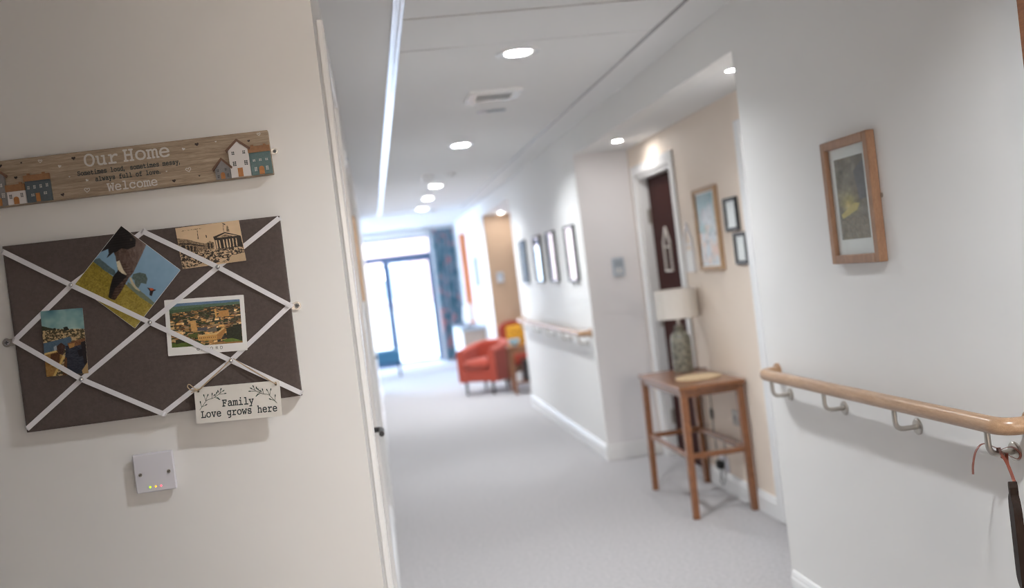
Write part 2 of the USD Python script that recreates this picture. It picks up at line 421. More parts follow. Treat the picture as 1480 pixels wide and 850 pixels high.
mat('paper_white', (0.85, 0.85, 0.85), 0.8)
mat('stone_paving', (0.55, 0.54, 0.52), 0.85, noise_scale=3, noise_amt=0.15)
mat('far_brick', (0.55, 0.36, 0.30), 0.9, noise_scale=8, noise_amt=0.15)
mat('far_render', (0.75, 0.72, 0.68), 0.9)
emit('lamp_light', (0.92, 0.965, 1.0), LAMP)
emit('spot_light', (1.0, 0.97, 0.94), LAMP * 0.28)
emit('unseen_globe_light', (1.0, 0.88, 0.76), 58.0)
emit('led_green', (0.35, 1.0, 0.02), 1.1)
emit('led_amber', (1.0, 0.38, 0.02), 1.1)
emit('led_red', (1.0, 0.10, 0.14), 1.1)
emit('screen_light', (0.9, 0.95, 1.0), 1.5)
M['print'] = usdkit.material(stage, '/World/Looks/print', {'a': ('attribute', {'attribute': 'paint'}), 'p': ('principled_bsdf', {'roughness': 0.35, 'specular_ior_level': 0.4})}, [('a.color', 'p.base_color')], surface='p.BSDF')
M['glass'] = usdkit.material(stage, '/World/Looks/glass', {'t': ('transparent_bsdf', {'color': (0.97, 0.985, 0.985)}), 'g': ('glossy_bsdf', {'roughness': 0.0, 'color': (1, 1, 1)}), 'w': ('layer_weight', {'blend': 0.5}),
    'q': ('math', {'math_type': 'power', 'value2': 5.0}), 'a': ('math', {'math_type': 'multiply_add', 'value2': 0.96, 'value3': 0.04}), 'm': ('mix_closure', {})},
    [('w.facing', 'q.value1'), ('q.value', 'a.value1'), ('a.value', 'm.fac'), ('t.BSDF', 'm.closure1'), ('g.BSDF', 'm.closure2')], surface='m.closure')
M['curtain_print'] = usdkit.material(stage, '/World/Looks/curtain_print', {
    'tc': ('texture_coordinate', {}), 'mp': ('mapping', {'scale': (9, 1, 5)}), 'n': ('noise_texture', {'scale': 1.0, 'detail': 3.0, 'distortion': 0.8}),
    'r': ('rgb_ramp', {'ramp': [(0.36, (0.12, 0.24, 0.29)), (0.46, (0.20, 0.34, 0.40)), (0.52, (0.36, 0.42, 0.48)), (0.57, (0.24, 0.31, 0.38)), (0.61, (0.70, 0.36, 0.33)), (0.70, (0.65, 0.28, 0.25))]}),
    'd': ('diffuse_bsdf', {}), 't': ('translucent_bsdf', {}), 'm': ('mix_closure', {'fac': 0.35})},
    [('tc.object', 'mp.vector'), ('mp.vector', 'n.vector'), ('n.fac', 'r.fac'), ('r.color', 'd.color'), ('r.color', 't.color'), ('d.BSDF', 'm.closure1'), ('t.BSDF', 'm.closure2')], surface='m.closure')
M['lamp_glaze'] = usdkit.material(stage, '/World/Looks/lamp_glaze', {
    'tc': ('texture_coordinate', {}), 'v': ('voronoi_texture', {'scale': 45.0}), 'r': ('rgb_ramp', {'ramp': [(0.0, (0.055, 0.055, 0.045)), (0.35, (0.12, 0.12, 0.095)), (0.7, (0.24, 0.23, 0.18))]}),
    'b': ('bump', {'strength': 0.5, 'distance': 0.003}), 'p': ('principled_bsdf', {'roughness': 0.35, 'coat_weight': 0.4})},
    [('tc.object', 'v.vector'), ('v.distance', 'r.fac'), ('r.color', 'p.base_color'), ('v.distance', 'b.height'), ('b.normal', 'p.normal')], surface='p.BSDF')

# ---------------------------------------------------------------- the setting
H = 2.36              # ceiling height
LW, RW, NB = -0.06, 1.50, 1.89   # corridor's left wall, right wall, alcove back
LX = -3.2
LIGHT_Y = (1.43, 4.288, 7.13, 10.03, 11.45, 12.94)
LIGHT_X = 0.745

struct('floor', box(LX, 2.2, -4.2, 17.5, -0.1, 0), 'carpet', 'grey beige carpet running the length of the corridor', 'floor')

ceil = thing('ceiling', 'white ceiling with a long centre raft of flat panels', 'ceiling')
tag(ceil, kind='structure')
obj('backing', box(LX, 2.2, -4.2, 17.7, 2.46, 2.56), 'ceiling_paint', ceil)
obj('border', cat(box(LX, 0.18, -4.2, 2.41, H, 2.4), box(LW - .1, 0.18, 2.41, 13.3, H, 2.4)), 'ceiling_paint', ceil)
obj('border', box(1.307, RW + .1, -4.2, 13.3, H, 2.4), 'ceiling_paint', ceil)
obj('border', box(LX, 2.0, 13.3, 17.5, H - .004, 2.4), 'ceiling_paint', ceil)
breaks = [-4.2, -1.6, 0.6, 3.6, 4.10, 7.8, 10.75, 13.3]
for a, b in zip(breaks, breaks[1:]):
    g = 0.009 if a == 3.6 or b == 3.6 else 0.0015
    poly = sbox(0.222, a + (g if a > -4 else 0), 1.297, b - g)
    for y in LIGHT_Y:
        poly = poly.difference(Point(LIGHT_X, y).buffer(0.082, 24))
    obj('panel', slab(poly, H + .002, H + .016), 'ceiling_paint', ceil)
obj('joint_filler', box(0.222, 1.297, 3.59, 3.61, H + .009, H + .012), 'joint_filler', ceil)
# two raised lips and a groove, like a track
obj('trim', cat(rbox(0.180, 0.196, -4.2, 13.3, H - .010, H + .02, .002), box(0.196, 0.206, -4.2, 13.3, H - .001, H + .02), rbox(0.206, 0.222, -4.2, 13.3, H - .010, H + .02, .002)), 'trim_metal', ceil)
obj('trim', rbox(1.297, 1.307, -4.2, 13.3, H - .006, H + .02, .001), 'dark_lip', ceil)

# right wall: one skin with the door and the three alcoves cut out
poly = sbox(-4.2, 0, 17.5, H).difference(unary_union([sbox(1.15, -1, 1.966, 2.05), sbox(3.76, -1, 6.9, 2.175), sbox(10.3, -1, 12.82, 2.175), sbox(15.35, -1, 16.5, 2.13)]))
struct('wall_right', cat([prism_x(g, RW, RW + .1) for g in getattr(poly, 'geoms', [poly])]), 'wall_paint', 'white painted wall along the right side of the corridor', 'wall')
struct('wall_alcove_end', box(RW + .0008, NB, 6.896, 7.0, 0, 2.175), 'pale_peach_paint', 'pale end wall of the near alcove carrying the grey keypad', 'wall')
struct('wall_alcove_near', box(RW + .1, NB, 3.66, 3.76, 0, 2.175), 'wall_paint', 'short return wall at the near end of the table alcove', 'wall')
struct('ceiling_alcove', box(RW + .1, NB, 3.66, 7.0, 2.175, 2.25), 'ceiling_paint', 'low soffit over the near alcove with two small spotlights', 'ceiling')
struct('wall_far_alcove_back', box(NB, NB + .1, 10.2, 12.92, 0, 2.25), 'pale_peach_paint', 'back wall of the far alcove behind the orange armchairs', 'wall')
struct('wall_far_alcove_end', box(RW + .0008, NB, 12.814, 12.92, 0, 2.175), 'ochre_paint', 'ochre end wall of the far alcove behind the armchairs', 'wall')
struct('wall_far_alcove_near', box(RW + .1, NB, 10.2, 10.3, 0, 2.175), 'wall_paint', 'return wall at the near end of the far alcove', 'wall')
struct('ceiling_far_alcove', box(RW + .1, NB, 10.2, 12.92, 2.175, 2.25), 'ceiling_paint', 'low soffit over the far alcove with one spotlight', 'ceiling')
struct('wall_window_alcove_back', box(NB, NB + .1, 15.25, 16.6, 0, 2.25), 'orange_paint', 'orange back wall of the recess beside the far curtain', 'wall')
struct('wall_window_alcove_end', box(RW + .0008, NB, 16.494, 16.6, 0, 2.13), 'orange_paint', 'orange end wall of the recess beside the far curtain', 'wall')
struct('wall_window_alcove_near', box(RW + .1, NB, 15.25, 15.35, 0, 2.13), 'wall_paint', 'return wall of the recess beside the far curtain', 'wall')
struct('ceiling_window_alcove', box(RW + .1, NB, 15.25, 16.6, 2.13, 2.25), 'ceiling_paint', 'soffit of the recess beside the far curtain', 'ceiling')

# left side: the frontal wall with the pinboard and the long wall seen end-on
struct('wall_left_front', box(LX, LW, 2.31, 2.41, 0, H), 'wall_paint', 'near white wall that carries the pinboard and the wooden sign', 'wall')
poly = sbox(2.41, 0, 13.3, H).difference(unary_union([sbox(2.63, -1, 3.43, 2.04), sbox(6.1, -1, 6.95, 2.04)]))
struct('wall_left', prism_x(poly, LW - .1, LW), 'wall_paint', 'long left corridor wall seen almost end on', 'wall')
struct('wall_lounge_back', box(LX, LW, 13.2, 13.298, 0, H), 'wall_paint', 'wall of the lounge turning left at the corridor end', 'wall')
struct('wall_outer_left', prism_x(sbox(-4.2, 0, 17.6, 2.5).difference(sbox(13.6, .1, 17.2, 2.225)), LX - .1, LX), 'wall_paint', 'outer wall far to the left', 'wall')
struct('wall_back', box(LX, RW + .1, -4.3, -4.2, 0, 2.5), 'wall_paint', 'lobby wall behind the viewpoint', 'wall')
struct('wall_unseen_partition', box(LX, .16, -1.1, -1.0, 0, H), 'wall_paint', 'unseen partition behind the viewpoint, placed to shade the left of the pinboard wall', 'wall')  # out of view; keeps the globe lamp off the pinboard wall's left end
poly = sbox(LX, 0, 2.2, 2.5).difference(unary_union([sbox(-0.165, -1, 1.075, 2.225), sbox(-3.1, 0.1, -0.175, 2.225)]))
struct('wall_end', prism(poly, 17.5, 17.62), 'wall_paint', 'white end wall around the glazed door and the blind box', 'wall')
struct('trim_1', rbox(-0.6, 1.08, 17.38, 17.498, 2.235, 2.33, .005), 'wall_paint', 'white blind box above the glazed end door', 'trim')


def baseboard(name, p0, p1, side, label):
    """Moulded skirting along the floor from p0 to p1; side = the unit normal into the room."""
    prof = np.array([(0, 0), (.015, 0), (.015, .082), (.011, .09), (.011, .098), (.006, .11), (0, .112)])
    d = np.array(p1, float) - p0
    n = np.array(side, float)
    V = np.vstack([np.hstack([np.array(p) + prof[:, :1] * n, prof[:, 1:]]) for p in (p0, p1)])
    k = len(prof)
    Fc = [f for j in range(k) for f in ([j, (j + 1) % k, k + (j + 1) % k], [j, k + (j + 1) % k, k + j])]
    Fc += [[0, j, j + 1] for j in range(1, k - 1)] + [[k, k + j + 1, k + j] for j in range(1, k - 1)]
    m = trimesh.Trimesh(V, Fc, process=False); m.fix_normals()
    struct(name, m, 'white_gloss', label, 'baseboard')


baseboard('baseboard_right_near', (RW, 2.06), (RW, 3.745), (-1, 0), 'white skirting under the near wooden handrail')
baseboard('baseboard_right_near_return', (RW, 3.76), (NB - .015, 3.76), (0, 1), 'white skirting round the near end of the table alcove')
baseboard('baseboard_alcove', (NB, 4.80), (NB, 5.83), (-1, 0), 'white skirting behind the wooden table')
baseboard('baseboard_alcove_end', (RW, 6.896), (NB, 6.896), (0, -1), 'white skirting under the grey keypad')
baseboard('baseboard_right', (RW, 6.896), (RW, 10.3), (-1, 0), 'white skirting under the four dark framed pictures')
baseboard('baseboard_right_far', (RW, 12.82), (RW, 15.35), (-1, 0), 'white skirting behind the far white cabinet')
baseboard('baseboard_far_alcove', (RW, 12.814), (NB, 12.814), (0, -1), 'white skirting behind the orange armchairs')
baseboard('baseboard_left', (LW, 3.52), (LW, 6.0), (1, 0), 'white skirting on the left beyond the near door')
baseboard('baseboard_left_far', (LW, 7.05), (LW, 13.3), (1, 0), 'white skirting on the left at the far end')
baseboard('baseboard_left_front', (LX, 2.31), (LW, 2.31), (0, -1), 'white skirting under the pinboard wall')


def door(n, face, y0, y1, h, sgn, mat_leaf, label, recess=.06, mat_frame='white_gloss', depth=.10, handle_y=None, arch=.07):
    """A door in a wall whose face is x = face; sgn = +1 when the room lies on the -x side."""
    d = thing(f'door_{n}', label, 'door', (face, (y0 + y1) / 2, 0))
    tag(d, kind='structure')
    a, b = y0 - (y0 + y1) / 2, y1 - (y0 + y1) / 2
    X = lambda x0, x1: (min(sgn * x0, sgn * x1), max(sgn * x0, sgn * x1))
    for p, q in ((a - arch, a), (b, b + arch)):
        obj('architrave', rbox(*X(-.018, -.0003), p, q, 0, h + arch, .004), mat_frame, d)
    obj('architrave', rbox(*X(-.018, -.0003), a, b, h, h + arch, .004), mat_frame, d)
    obj('lining', cat(box(*X(0, depth), a, a + .025, 0, h), box(*X(0, depth), b - .025, b, 0, h), box(*X(0, depth), a + .025, b - .025, h - .025, h)), mat_frame, d)
    obj('leaf', rbox(*X(recess, recess + .035), a + .028, b - .028, .006, h - .028, .002), mat_leaf, d)
    if handle_y is not None:
        hy = handle_y - (y0 + y1) / 2
        obj('handle', cat(move(lathe([(0, 0), (.025, 0), (.025, .008), (0, .008)]), (sgn * recess, hy, .95), ry=-90 * sgn),
                          tube(fillet([(sgn * recess, hy, .95), (sgn * (recess - .05), hy, .95), (sgn * (recess - .05), hy - .11, .95)], .02), .009)), 'black_plastic' if mat_leaf == 'white_gloss' else 'steel', d)
    return d


# brown door behind the lampshade: a deep lining, so the alcove back wall is opened for it
d1 = door(1, NB, 5.93, 6.74, 1.965, 1, 'door_brown', 'dark brown door in a white frame behind the table lamp', recess=.068, depth=.072)
for z in (.28, .96, 1.68):
    obj('hinge', cat(box(.045, .0675, .375, .378, z - .05, z + .05), move(trimesh.creation.cylinder(.006, .10), (.064, .372, z))), 'steel', d1)
# the alcove's back wall, cut round that door
poly = sbox(3.66, 0, 7.0, 2.25).difference(sbox(5.93, -1, 6.74, 1.965))
struct('wall_alcove_back', cat(prism_x(poly, NB, NB + .1), box(NB + .11, NB + .14, 5.8, 6.9, 0, 2.1)), 'peach_paint', 'peach painted back wall of the near alcove behind the wooden table', 'wall')
d2 = thing('door_2', 'white door frame half hidden by the end of the right wall', 'door', (NB, 4.4, 0)); tag(d2, kind='structure')
for p, q in ((.31, .39), (-.47, -.39)):
    obj('architrave', rbox(-.02, -.0003, p, q, 0, 2.03, .004), 'white_gloss', d2)
obj('architrave', rbox(-.02, -.0003, -.39, .31, 1.95, 2.03, .004), 'white_gloss', d2)
obj('leaf', rbox(-.010, -.0003, -.388, .308, .006, 1.948, .002), 'white_gloss', d2)
obj('handle', tube(fillet([(-.01, -.3, .95), (-.06, -.3, .95), (-.06, -.19, .95)], .02), .009), 'steel', d2)
d3 = door(3, RW, 1.15, 1.966, 2.05, 1, 'table_wood', 'brown framed door at the right edge of the picture', mat_frame='table_wood', arch=.075)
d4 = door(4, LW, 2.63, 3.43, 2.04, -1, 'white_gloss', 'near white door in the left corridor wall just past the corner', recess=.02, handle_y=3.34)
d5 = door(5, LW, 6.1, 6.95, 2.04, -1, 'white_gloss', 'farther white door in the left corridor wall', recess=.03, handle_y=6.86)
d6 = thing('door_6', 'white door frame in the far alcove beside the ochre wall', 'door', (NB, 12.2, 0)); tag(d6, kind='structure')
for p, q in ((.42, .50), (-.50, -.42)):
    obj('architrave', rbox(-.02, -.0003, p, q, 0, 2.03, .004), 'white_gloss', d6)
obj('architrave', rbox(-.02, -.0003, -.42, .42, 1.95, 2.03, .004), 'white_gloss', d6)
obj('leaf', rbox(-.010, -.0003, -.418, .418, .006, 1.948, .002), 'white_gloss', d6)
obj('handle', tube(fillet([(-.01, .33, .93), (-.06, .33, .93), (-.06, .22, .93)], .02), .009), 'steel', d6)

# glazed end door with sidelight and transom, and an unseen window to its left, widened for daylight
w1 = thing('window_1', 'glazed door with sidelight and transom in a dark blue frame at the corridor end', 'window', (0, 17.5, 0)); tag(w1, kind='structure')
FD = (.02, .09)
obj('frame', cat(box(-.165, -.10, *FD, 0, 2.225), box(1.045, 1.075, *FD, 0, 2.225), box(-.10, 1.045, *FD, 2.19, 2.225), box(-.10, 1.045, *FD, 1.835, 1.935), box(.205, .285, *FD, 0, 1.835), box(-.10, .205, *FD, 0, .19)), 'window_frame_blue', w1)
lf = obj('door_leaf', cat(box(.288, .335, .03, .08, .012, 1.832), box(1.0, 1.042, .03, .08, .012, 1.832), box(.335, 1.0, .03, .08, 1.79, 1.832), box(.335, 1.0, .03, .08, .012, .07)), 'window_frame_blue', w1)
obj('handle', cat(box(.305, .318, .005, .03, .92, 1.08), tube(fillet([(.31, .02, 1.02), (.31, -.03, 1.02), (.41, -.03, 1.02)], .015), .008)), 'steel', lf)
obj('pane', box(.335, 1.0, .052, .058, .07, 1.79), 'glass', w1)
obj('pane', box(-.10, .205, .052, .058, .19, 1.835), 'glass', w1)
obj('pane', box(-.10, 1.045, .052, .058, 1.935, 2.19), 'glass', w1)
w2 = thing('window_2', 'wide lounge window left of the glazed end door, out of direct view, bringing in daylight', 'window', (0, 17.5, 0)); tag(w2, kind='structure')
obj('frame', cat(box(-3.1, -3.03, *FD, .1, 2.225), box(-.235, -.175, *FD, .1, 2.225), box(-3.03, -.235, *FD, 2.16, 2.225), box(-3.03, -.235, *FD, .1, .17), box(-2.16, -2.09, *FD, .17, 2.16), box(-1.29, -1.22, *FD, .17, 2.16)), 'window_frame_blue', w2)
for a, b in ((-3.03, -2.16), (-2.09, -1.29), (-1.22, -.235)):
    obj('pane', box(a, b, .052, .058, .17, 2.16), 'glass', w2)
w4 = thing('window_4', 'unseen tall side windows of the lounge round the corner, placed to let in daylight', 'window', (LX, 15.4, 0)); tag(w4, kind='structure')  # out of view; brings more daylight into the far end
obj('frame', cat(box(-.09, -.02, -1.8, -1.73, .1, 2.225), box(-.09, -.02, 1.73, 1.8, .1, 2.225), box(-.09, -.02, -1.73, 1.73, 2.16, 2.225), box(-.09, -.02, -1.73, 1.73, .1, .17), box(-.09, -.02, -.6, -.53, .17, 2.16), box(-.09, -.02, .53, .6, .17, 2.16)), 'window_frame_blue', w4)
for a, b in ((-1.73, -.6), (-.53, .53), (.6, 1.73)):
    obj('pane', box(-.058, -.052, a, b, .17, 2.16), 'glass', w4)

# outside: paving, a garden wall and a brick house, all bleached by the daylight
struct('ground', box(-14, 16, 17.62, 44, -.16, -.05), 'stone_paving', 'pale paving outside the glazed door', 'ground')
hs = thing('house', 'pale brick house outside the far glazed door', 'house', (2.0, 34, -.05))
obj('wall', box(-9, 9, 0, 6, 0, 5.4), 'far_brick', hs)
obj('roof', prism(Polygon([(-9.4, 5.4), (9.4, 5.4), (9.4, 5.6), (8, 8.2), (-8, 8.2), (-9.4, 5.6)]), -.4, 6.4), 'roof_brown', hs)
for k, x in enumerate((-7, -4.2, -1.4, 1.4, 4.2, 7)):
    for z in (.9, 3.3):
        wf = obj('window', cat(box(x - .65, x - .55, -.05, .02, z, z + 1.3), box(x + .55, x + .65, -.05, .02, z, z + 1.3), box(x - .55, x + .55, -.05, .02, z + 1.2, z + 1.3), box(x - .55, x + .55, -.05, .02, z, z + .1), box(x - .04, x + .04, -.05, .02, z + .1, z + 1.2)), 'paper_white', hs)
        obj('pane', box(x - .55, x + .55, -.02, -.005, z + .1, z + 1.2), 'grey_plastic', wf)
gw = thing('garden_wall', 'low pale garden wall outside the far glazed door', 'wall', (0, 25, -.05))
obj('wall', box(-8, 8, 0, .2, 0, .85), 'far_render', gw)
obj('coping', rbox(-8, 8, -.04, .24, .85, .92, .02), 'stone_paving', gw)


# ---------------------------------------------------------------- ceiling fittings
def downlight(label, loc):
    t = thing('downlight', label, 'ceiling light', loc, group='downlights along the corridor ceiling')
    obj('trim_ring', lathe([(.057, .004), (.061, -.004), (.094, -.006), (.099, -.001), (.098, .002), (.082, .002), (.078, .016)], 40), 'white_gloss', t, smooth=35)
    obj('reflector', lathe([(.0585, .0), (.066, .016), (.0795, .018), (.0795, .06), (.0, .062), (.0, .060), (.056, .055), (.057, .0)], 40), 'white_gloss', t, smooth=35)
    obj('diffuser', lathe([(0, .040), (.0555, .040), (.0555, .044), (0, .044)], 40), 'lamp_light', t)
    return t


dl = downlight('large round ceiling downlight, the nearest one in view', (LIGHT_X, LIGHT_Y[1], H))
names = {2: 'second round ceiling downlight in the row, beyond the vent', 3: 'third round ceiling downlight in the row', 4: 'fourth round ceiling downlight, last but one in the row', 5: 'farthest round ceiling downlight near the glazed door',
         0: 'round ceiling downlight above the viewpoint, out of frame, lighting the pinboard wall'}
for k in (2, 3, 4, 5, 0):
    dup(dl, names[k], (LIGHT_X, LIGHT_Y[k], H))


gp = thing('unseen_globe_lamp', 'unseen opal globe lamp behind the viewpoint, out of frame, placed to light the pinboard wall', 'pendant lamp', (.5, -3.2, H))  # out of view; kind and place chosen to light the pinboard wall softly
obj('ceiling_rose', lathe([(0, .002), (.05, .002), (.05, -.02), (.01, -.035), (0, -.035)], 28), 'white_gloss', gp, smooth=40)
obj('cord', tube([(0, 0, -.03), (0, 0, -.29)], .004, 8), 'white_plastic', gp)
obj('globe', move(trimesh.creation.icosphere(3, .20), (0, 0, -.49)), 'unseen_globe_light', gp, smooth=True)


def spotlight(label, loc):
    t = thing('spotlight', label, 'spotlight', loc, group='small spotlights in the alcove soffits')
    obj('bezel', lathe([(.030, -.001), (.031, -.006), (.040, -.007), (.043, -.0005), (.030, -.0005)], 32), 'white_gloss', t, smooth=35)
    obj('bulb', lathe([(0, -.004), (.029, -.004), (.030, -.0006), (0, -.0006)], 32), 'spot_light', t)
    return t


sp = spotlight('small spotlight in the alcove soffit above the brown door', (1.668, 6.28, 2.175))
dup(sp, 'small spotlight in the alcove soffit beside the right wall end', (1.655, 4.16, 2.175))
dup(sp, 'small spotlight in the far alcove above the ochre wall', (1.70, 12.50, 2.175))

v = thing('ceiling_vent', 'white square air vent in the ceiling beyond the nearest downlight', 'vent', (.755, 5.26, H))
obj('frame', slab(sbox(-.14, -.14, .14, .14).difference(sbox(-.095, -.095, .095, .095)), -.012, .002), 'white_gloss', v)
obj('backing', box(-.095, .095, -.095, .095, -.001, .002), 'grey_plastic', v)
for k in range(6):
    obj('slat', move(box(-.095, .095, -.012, .012, -.001, .001), (0, -.08 + .032 * k, -.007), rx=28), 'white_gloss', v)
s = thing('smoke_detector', 'small white ceiling sensor just beyond the air vent', 'sensor', (.745, 5.75, H))
obj('base', lathe([(0, .002), (.030, .002), (.030, -.008), (.024, -.012), (0, -.012)], 28), 'white_plastic', s, smooth=35)
obj('arm', rbox(.012, .14, -.006, .006, -.010, .002, .002), 'grey_plastic', s)
for x, y, lab in ((.817, 8.94, 'right one of the two white ceiling detectors between the second and third downlights'), (.612, 8.96, 'left one of the two white ceiling detectors between the second and third downlights'), (.93, 13.25, 'white ceiling detector beside the farthest downlight')):
    s = thing('ceiling_detector', lab, 'sensor', (x, y, H), group='white dome detectors on the far ceiling')
    obj('base', lathe([(0, .002), (.055, .002), (.055, -.012), (.05, -.018), (0, -.018)], 32), 'white_gloss', s, smooth=35)
    obj('dome', lathe([(.035, -.018), (.033, -.032), (.022, -.044), (0, -.048), (0, -.018)], 32), 'white_gloss', s, smooth=50)

# ---------------------------------------------------------------- the wooden sign on the pinboard wall
WY = 2.31             # face of the pinboard wall
sign = thing('wooden_sign', 'long wooden sign with painted cottages and the words Our Home', 'sign', (-.48, WY, 1.742), tilt=-1.0)
sx = lambda x: x + .48
sz = lambda x, z: z - 1.742 - (x + .48) * .01745
SW0, SW1, SH0, SH1 = -.315, .292, -.0465, .0525
obj('board', rbox(SW0, SW1, -.026, -.004, SH0, SH1, .0012), 'sign_wood', sign)
SF = -.026


def on_sign(name, poly, m, d=.0006, parent=sign, label=None):
    return obj(name, prism(poly, SF - d, SF + .0002), m, parent, label)


on_sign('lettering', lettering('Our', -.1052, -.0345, .0185, .0262, .0004), 'ink_white', label='white word Our')
on_sign('lettering', lettering('Home', -.0225, .0753, .0195, .0262, .0004), 'ink_white', label='white word Home')
on_sign('lettering', lettering('Sometimes loud, sometimes messy,', -.1226, .0942, .0005, .0092, .0003), 'ink_dark', label='dark line reading Sometimes loud, sometimes messy,')
on_sign('lettering', lettering('always full of love.', -.0875, .0499, -.0157, .0092, .0003), 'ink_dark', label='dark line reading always full of love.')
on_sign('lettering', lettering('Welcome', -.0658, .0406, -.0405, .0172, .0003), 'ink_white', label='white line reading Welcome')
for x, z, s, m, hol, rot in ((-.5883, 1.7102, .0125, 'ink_white', .0013, -8), (-.3694, 1.7318, .0125, 'ink_white', .0013, 8), (-.6757, 1.7832, .009, 'ink_white', .0012, -8), (-.2078, 1.7945, .0085, 'ink_white', .0012, 5),
                             (-.6374, 1.7679, .007, 'ink_white', 0, -12), (-.3738, 1.7783, .007, 'ink_white', 0, -15), (-.6202, 1.7434, .0035, 'ink_white', 0, 0), (-.5856, 1.7317, .006, 'ink_white', 0, -30), (-.4164, 1.7335, .0035, 'ink_white', 0, 0), (-.3027, 1.7877, .004, 'ink_white', 0, 0),
                             (-.6064, 1.782, .0085, 'ink_brown', .0022, 0), (-.344, 1.7857, .0085, 'ink_brown', .0022, 5), (-.6398, 1.7059, .0078, 'ink_brown', 0, 15), (-.7303, 1.7529, .007, 'ink_brown', 0, 0), (-.4035, 1.7106, .0078, 'ink_brown', .0022, 5), (-.7144, 1.784, .004, 'ink_brown', 0, 30), (-.7581, 1.7816, .008, 'ink_brown', 0, 0), (-.2316, 1.7819, .006, 'ink_brown', 0, 8), (-.3481, 1.7161, .004, 'ink_brown', 0, 0)):
    on_sign('painted_heart', heart(sx(x), sz(x, z) - .003, s, rot, hol), m)


def cottage(x0, x1, z1, roof, body, roofm, doorm, door, wins, win_m, gable=0.0, label=None, depth=.007, chimney=()):
    """A little wooden house front on the sign; x, z in the sign's frame, its foot on the sign's lower edge."""
    z0 = SH0 + .0015
    xc = (x0 + x1) / 2
    p = Polygon([(x0, z0), (x1, z0), (x1, z1), (xc, z1 + gable), (x0, z1)]) if gable else sbox(x0, z0, x1, z1)
    h = obj('cottage', prism(p, SF - depth, SF - .0002), body, sign, label)
    f = SF - depth
    if gable:
        t = .0045
        r = Polygon([(x0 - .004, z1 - .003), (xc, z1 + gable), (x1 + .004, z1 - .003), (x1 + .006, z1 + t * .4), (xc, z1 + gable + t * 1.35), (x0 - .006, z1 + t * .4)])
    else:
        r = sbox(x0 - .0015, z1, x1 + .0005, z1 + roof)
    obj('roof', prism(r, f - .0025, SF - .0003), roofm, h)
    for cx in chimney:
        obj('chimney', prism(sbox(cx - .003, z1 + roof, cx + .003, z1 + roof + .004), f + .002, SF - .0003), roofm, h)
    dx, dw, dh, arch = door
    dp = sbox(dx - dw / 2, z0, dx + dw / 2, z0 + dh - (dw / 2 if arch else 0))
    if arch:
        dp = unary_union([dp, Point(dx, z0 + dh - dw / 2).buffer(dw / 2, 12)])
    obj('door', prism(dp, f - .002, f + .0002), doorm, h)
    for wx, wz, ww, wh, nc, nr in wins:
        cw, ch = ww / nc, wh / nr
        pan = unary_union([sbox(wx - ww / 2 + i * cw + .0005, wz - wh / 2 + j * ch + .0005, wx - ww / 2 + (i + 1) * cw - .0005, wz - wh / 2 + (j + 1) * ch - .0005) for i in range(nc) for j in range(nr)])
        if win_m[1] == 'framed':
            pan = sbox(wx - ww / 2 - .001, wz - wh / 2 - .001, wx + ww / 2 + .001, wz + wh / 2 + .001).difference(pan)
        obj('window', prism(pan, f - .0005, f + .0002), win_m[0], h)


q = lambda x, z: (sx(x), sz(x, z))
cottage(q(-.3122, 0)[0], q(-.2795, 0)[0], q(-.3, 1.7226)[1], 0, 'paint_grey', 'roof_brown', 'orange_wood', (q(-.2965, 0)[0], .009, .0145, True),
        [(*q(-.3065, 1.7195), .005, .006, 2, 2), (*q(-.2892, 1.7208), .005, .006, 2, 2), (*q(-.3065, 1.7062), .005, .007, 2, 2), (*q(-.2855, 1.7072), .005, .008, 2, 3)], ('ink_dark', 'panes'), gable=.019, label='small grey gabled cottage')
cottage(q(-.2785, 0)[0], q(-.2355, 0)[0], q(-.258, 1.7605)[1], 0, 'paint_white', 'roof_brown', 'orange_wood', (q(-.2575, 0)[0], .0108, .0195, False),
        [(*q(-.2685, 1.754), .0065, .008, 2, 2), (*q(-.2450, 1.7545), .0065, .008, 2, 2), (*q(-.268, 1.7304), .008, .011, 2, 3), (*q(-.2432, 1.7308), .008, .011, 2, 3)], ('ink_dark', 'panes'), gable=.019, label='tall white gabled cottage', depth=.009)
cottage(q(-.2345, 0)[0], q(-.1885, 0)[0], q(-.21, 1.7515)[1], .0138, 'paint_teal', 'roof_tan', 'orange_wood', (q(-.2113, 0)[0], .0112, .0185, True),
        [(*q(-.2255, 1.7337), .0065, .0055, 2, 2), (*q(-.2118, 1.7342), .0065, .0055, 2, 2), (*q(-.1980, 1.7342), .0065, .0055, 2, 2), (*q(-.2240, 1.7142), .0062, .0095, 2, 3), (*q(-.1990, 1.7150), .0062, .0095, 2, 3)], ('ink_white', 'panes'), label='teal cottage with a flat tan roof', chimney=(q(-.226, 0)[0], q(-.199, 0)[0]))
cottage(q(-.7115, 0)[0], q(-.6600, 0)[0], q(-.686, 1.7390)[1], .0130, 'paint_navy', 'roof_tan', 'orange_wood', (q(-.6880, 0)[0], .0085, .0185, False),
        [(*q(-.7055, 1.7250), .0055, .008, 2, 2), (*q(-.6930, 1.7255), .0055, .008, 2, 2), (*q(-.6800, 1.7262), .0055, .008, 2, 2), (*q(-.6670, 1.7272), .0055, .008, 2, 2), (*q(-.6985, 1.7085), .0075, .0065, 2, 2), (*q(-.6725, 1.7105), .0075, .0065, 2, 2)], ('ink_white', 'panes'), label='dark slate cottage with a flat tan roof', chimney=(q(-.703, 0)[0], q(-.672, 0)[0]))
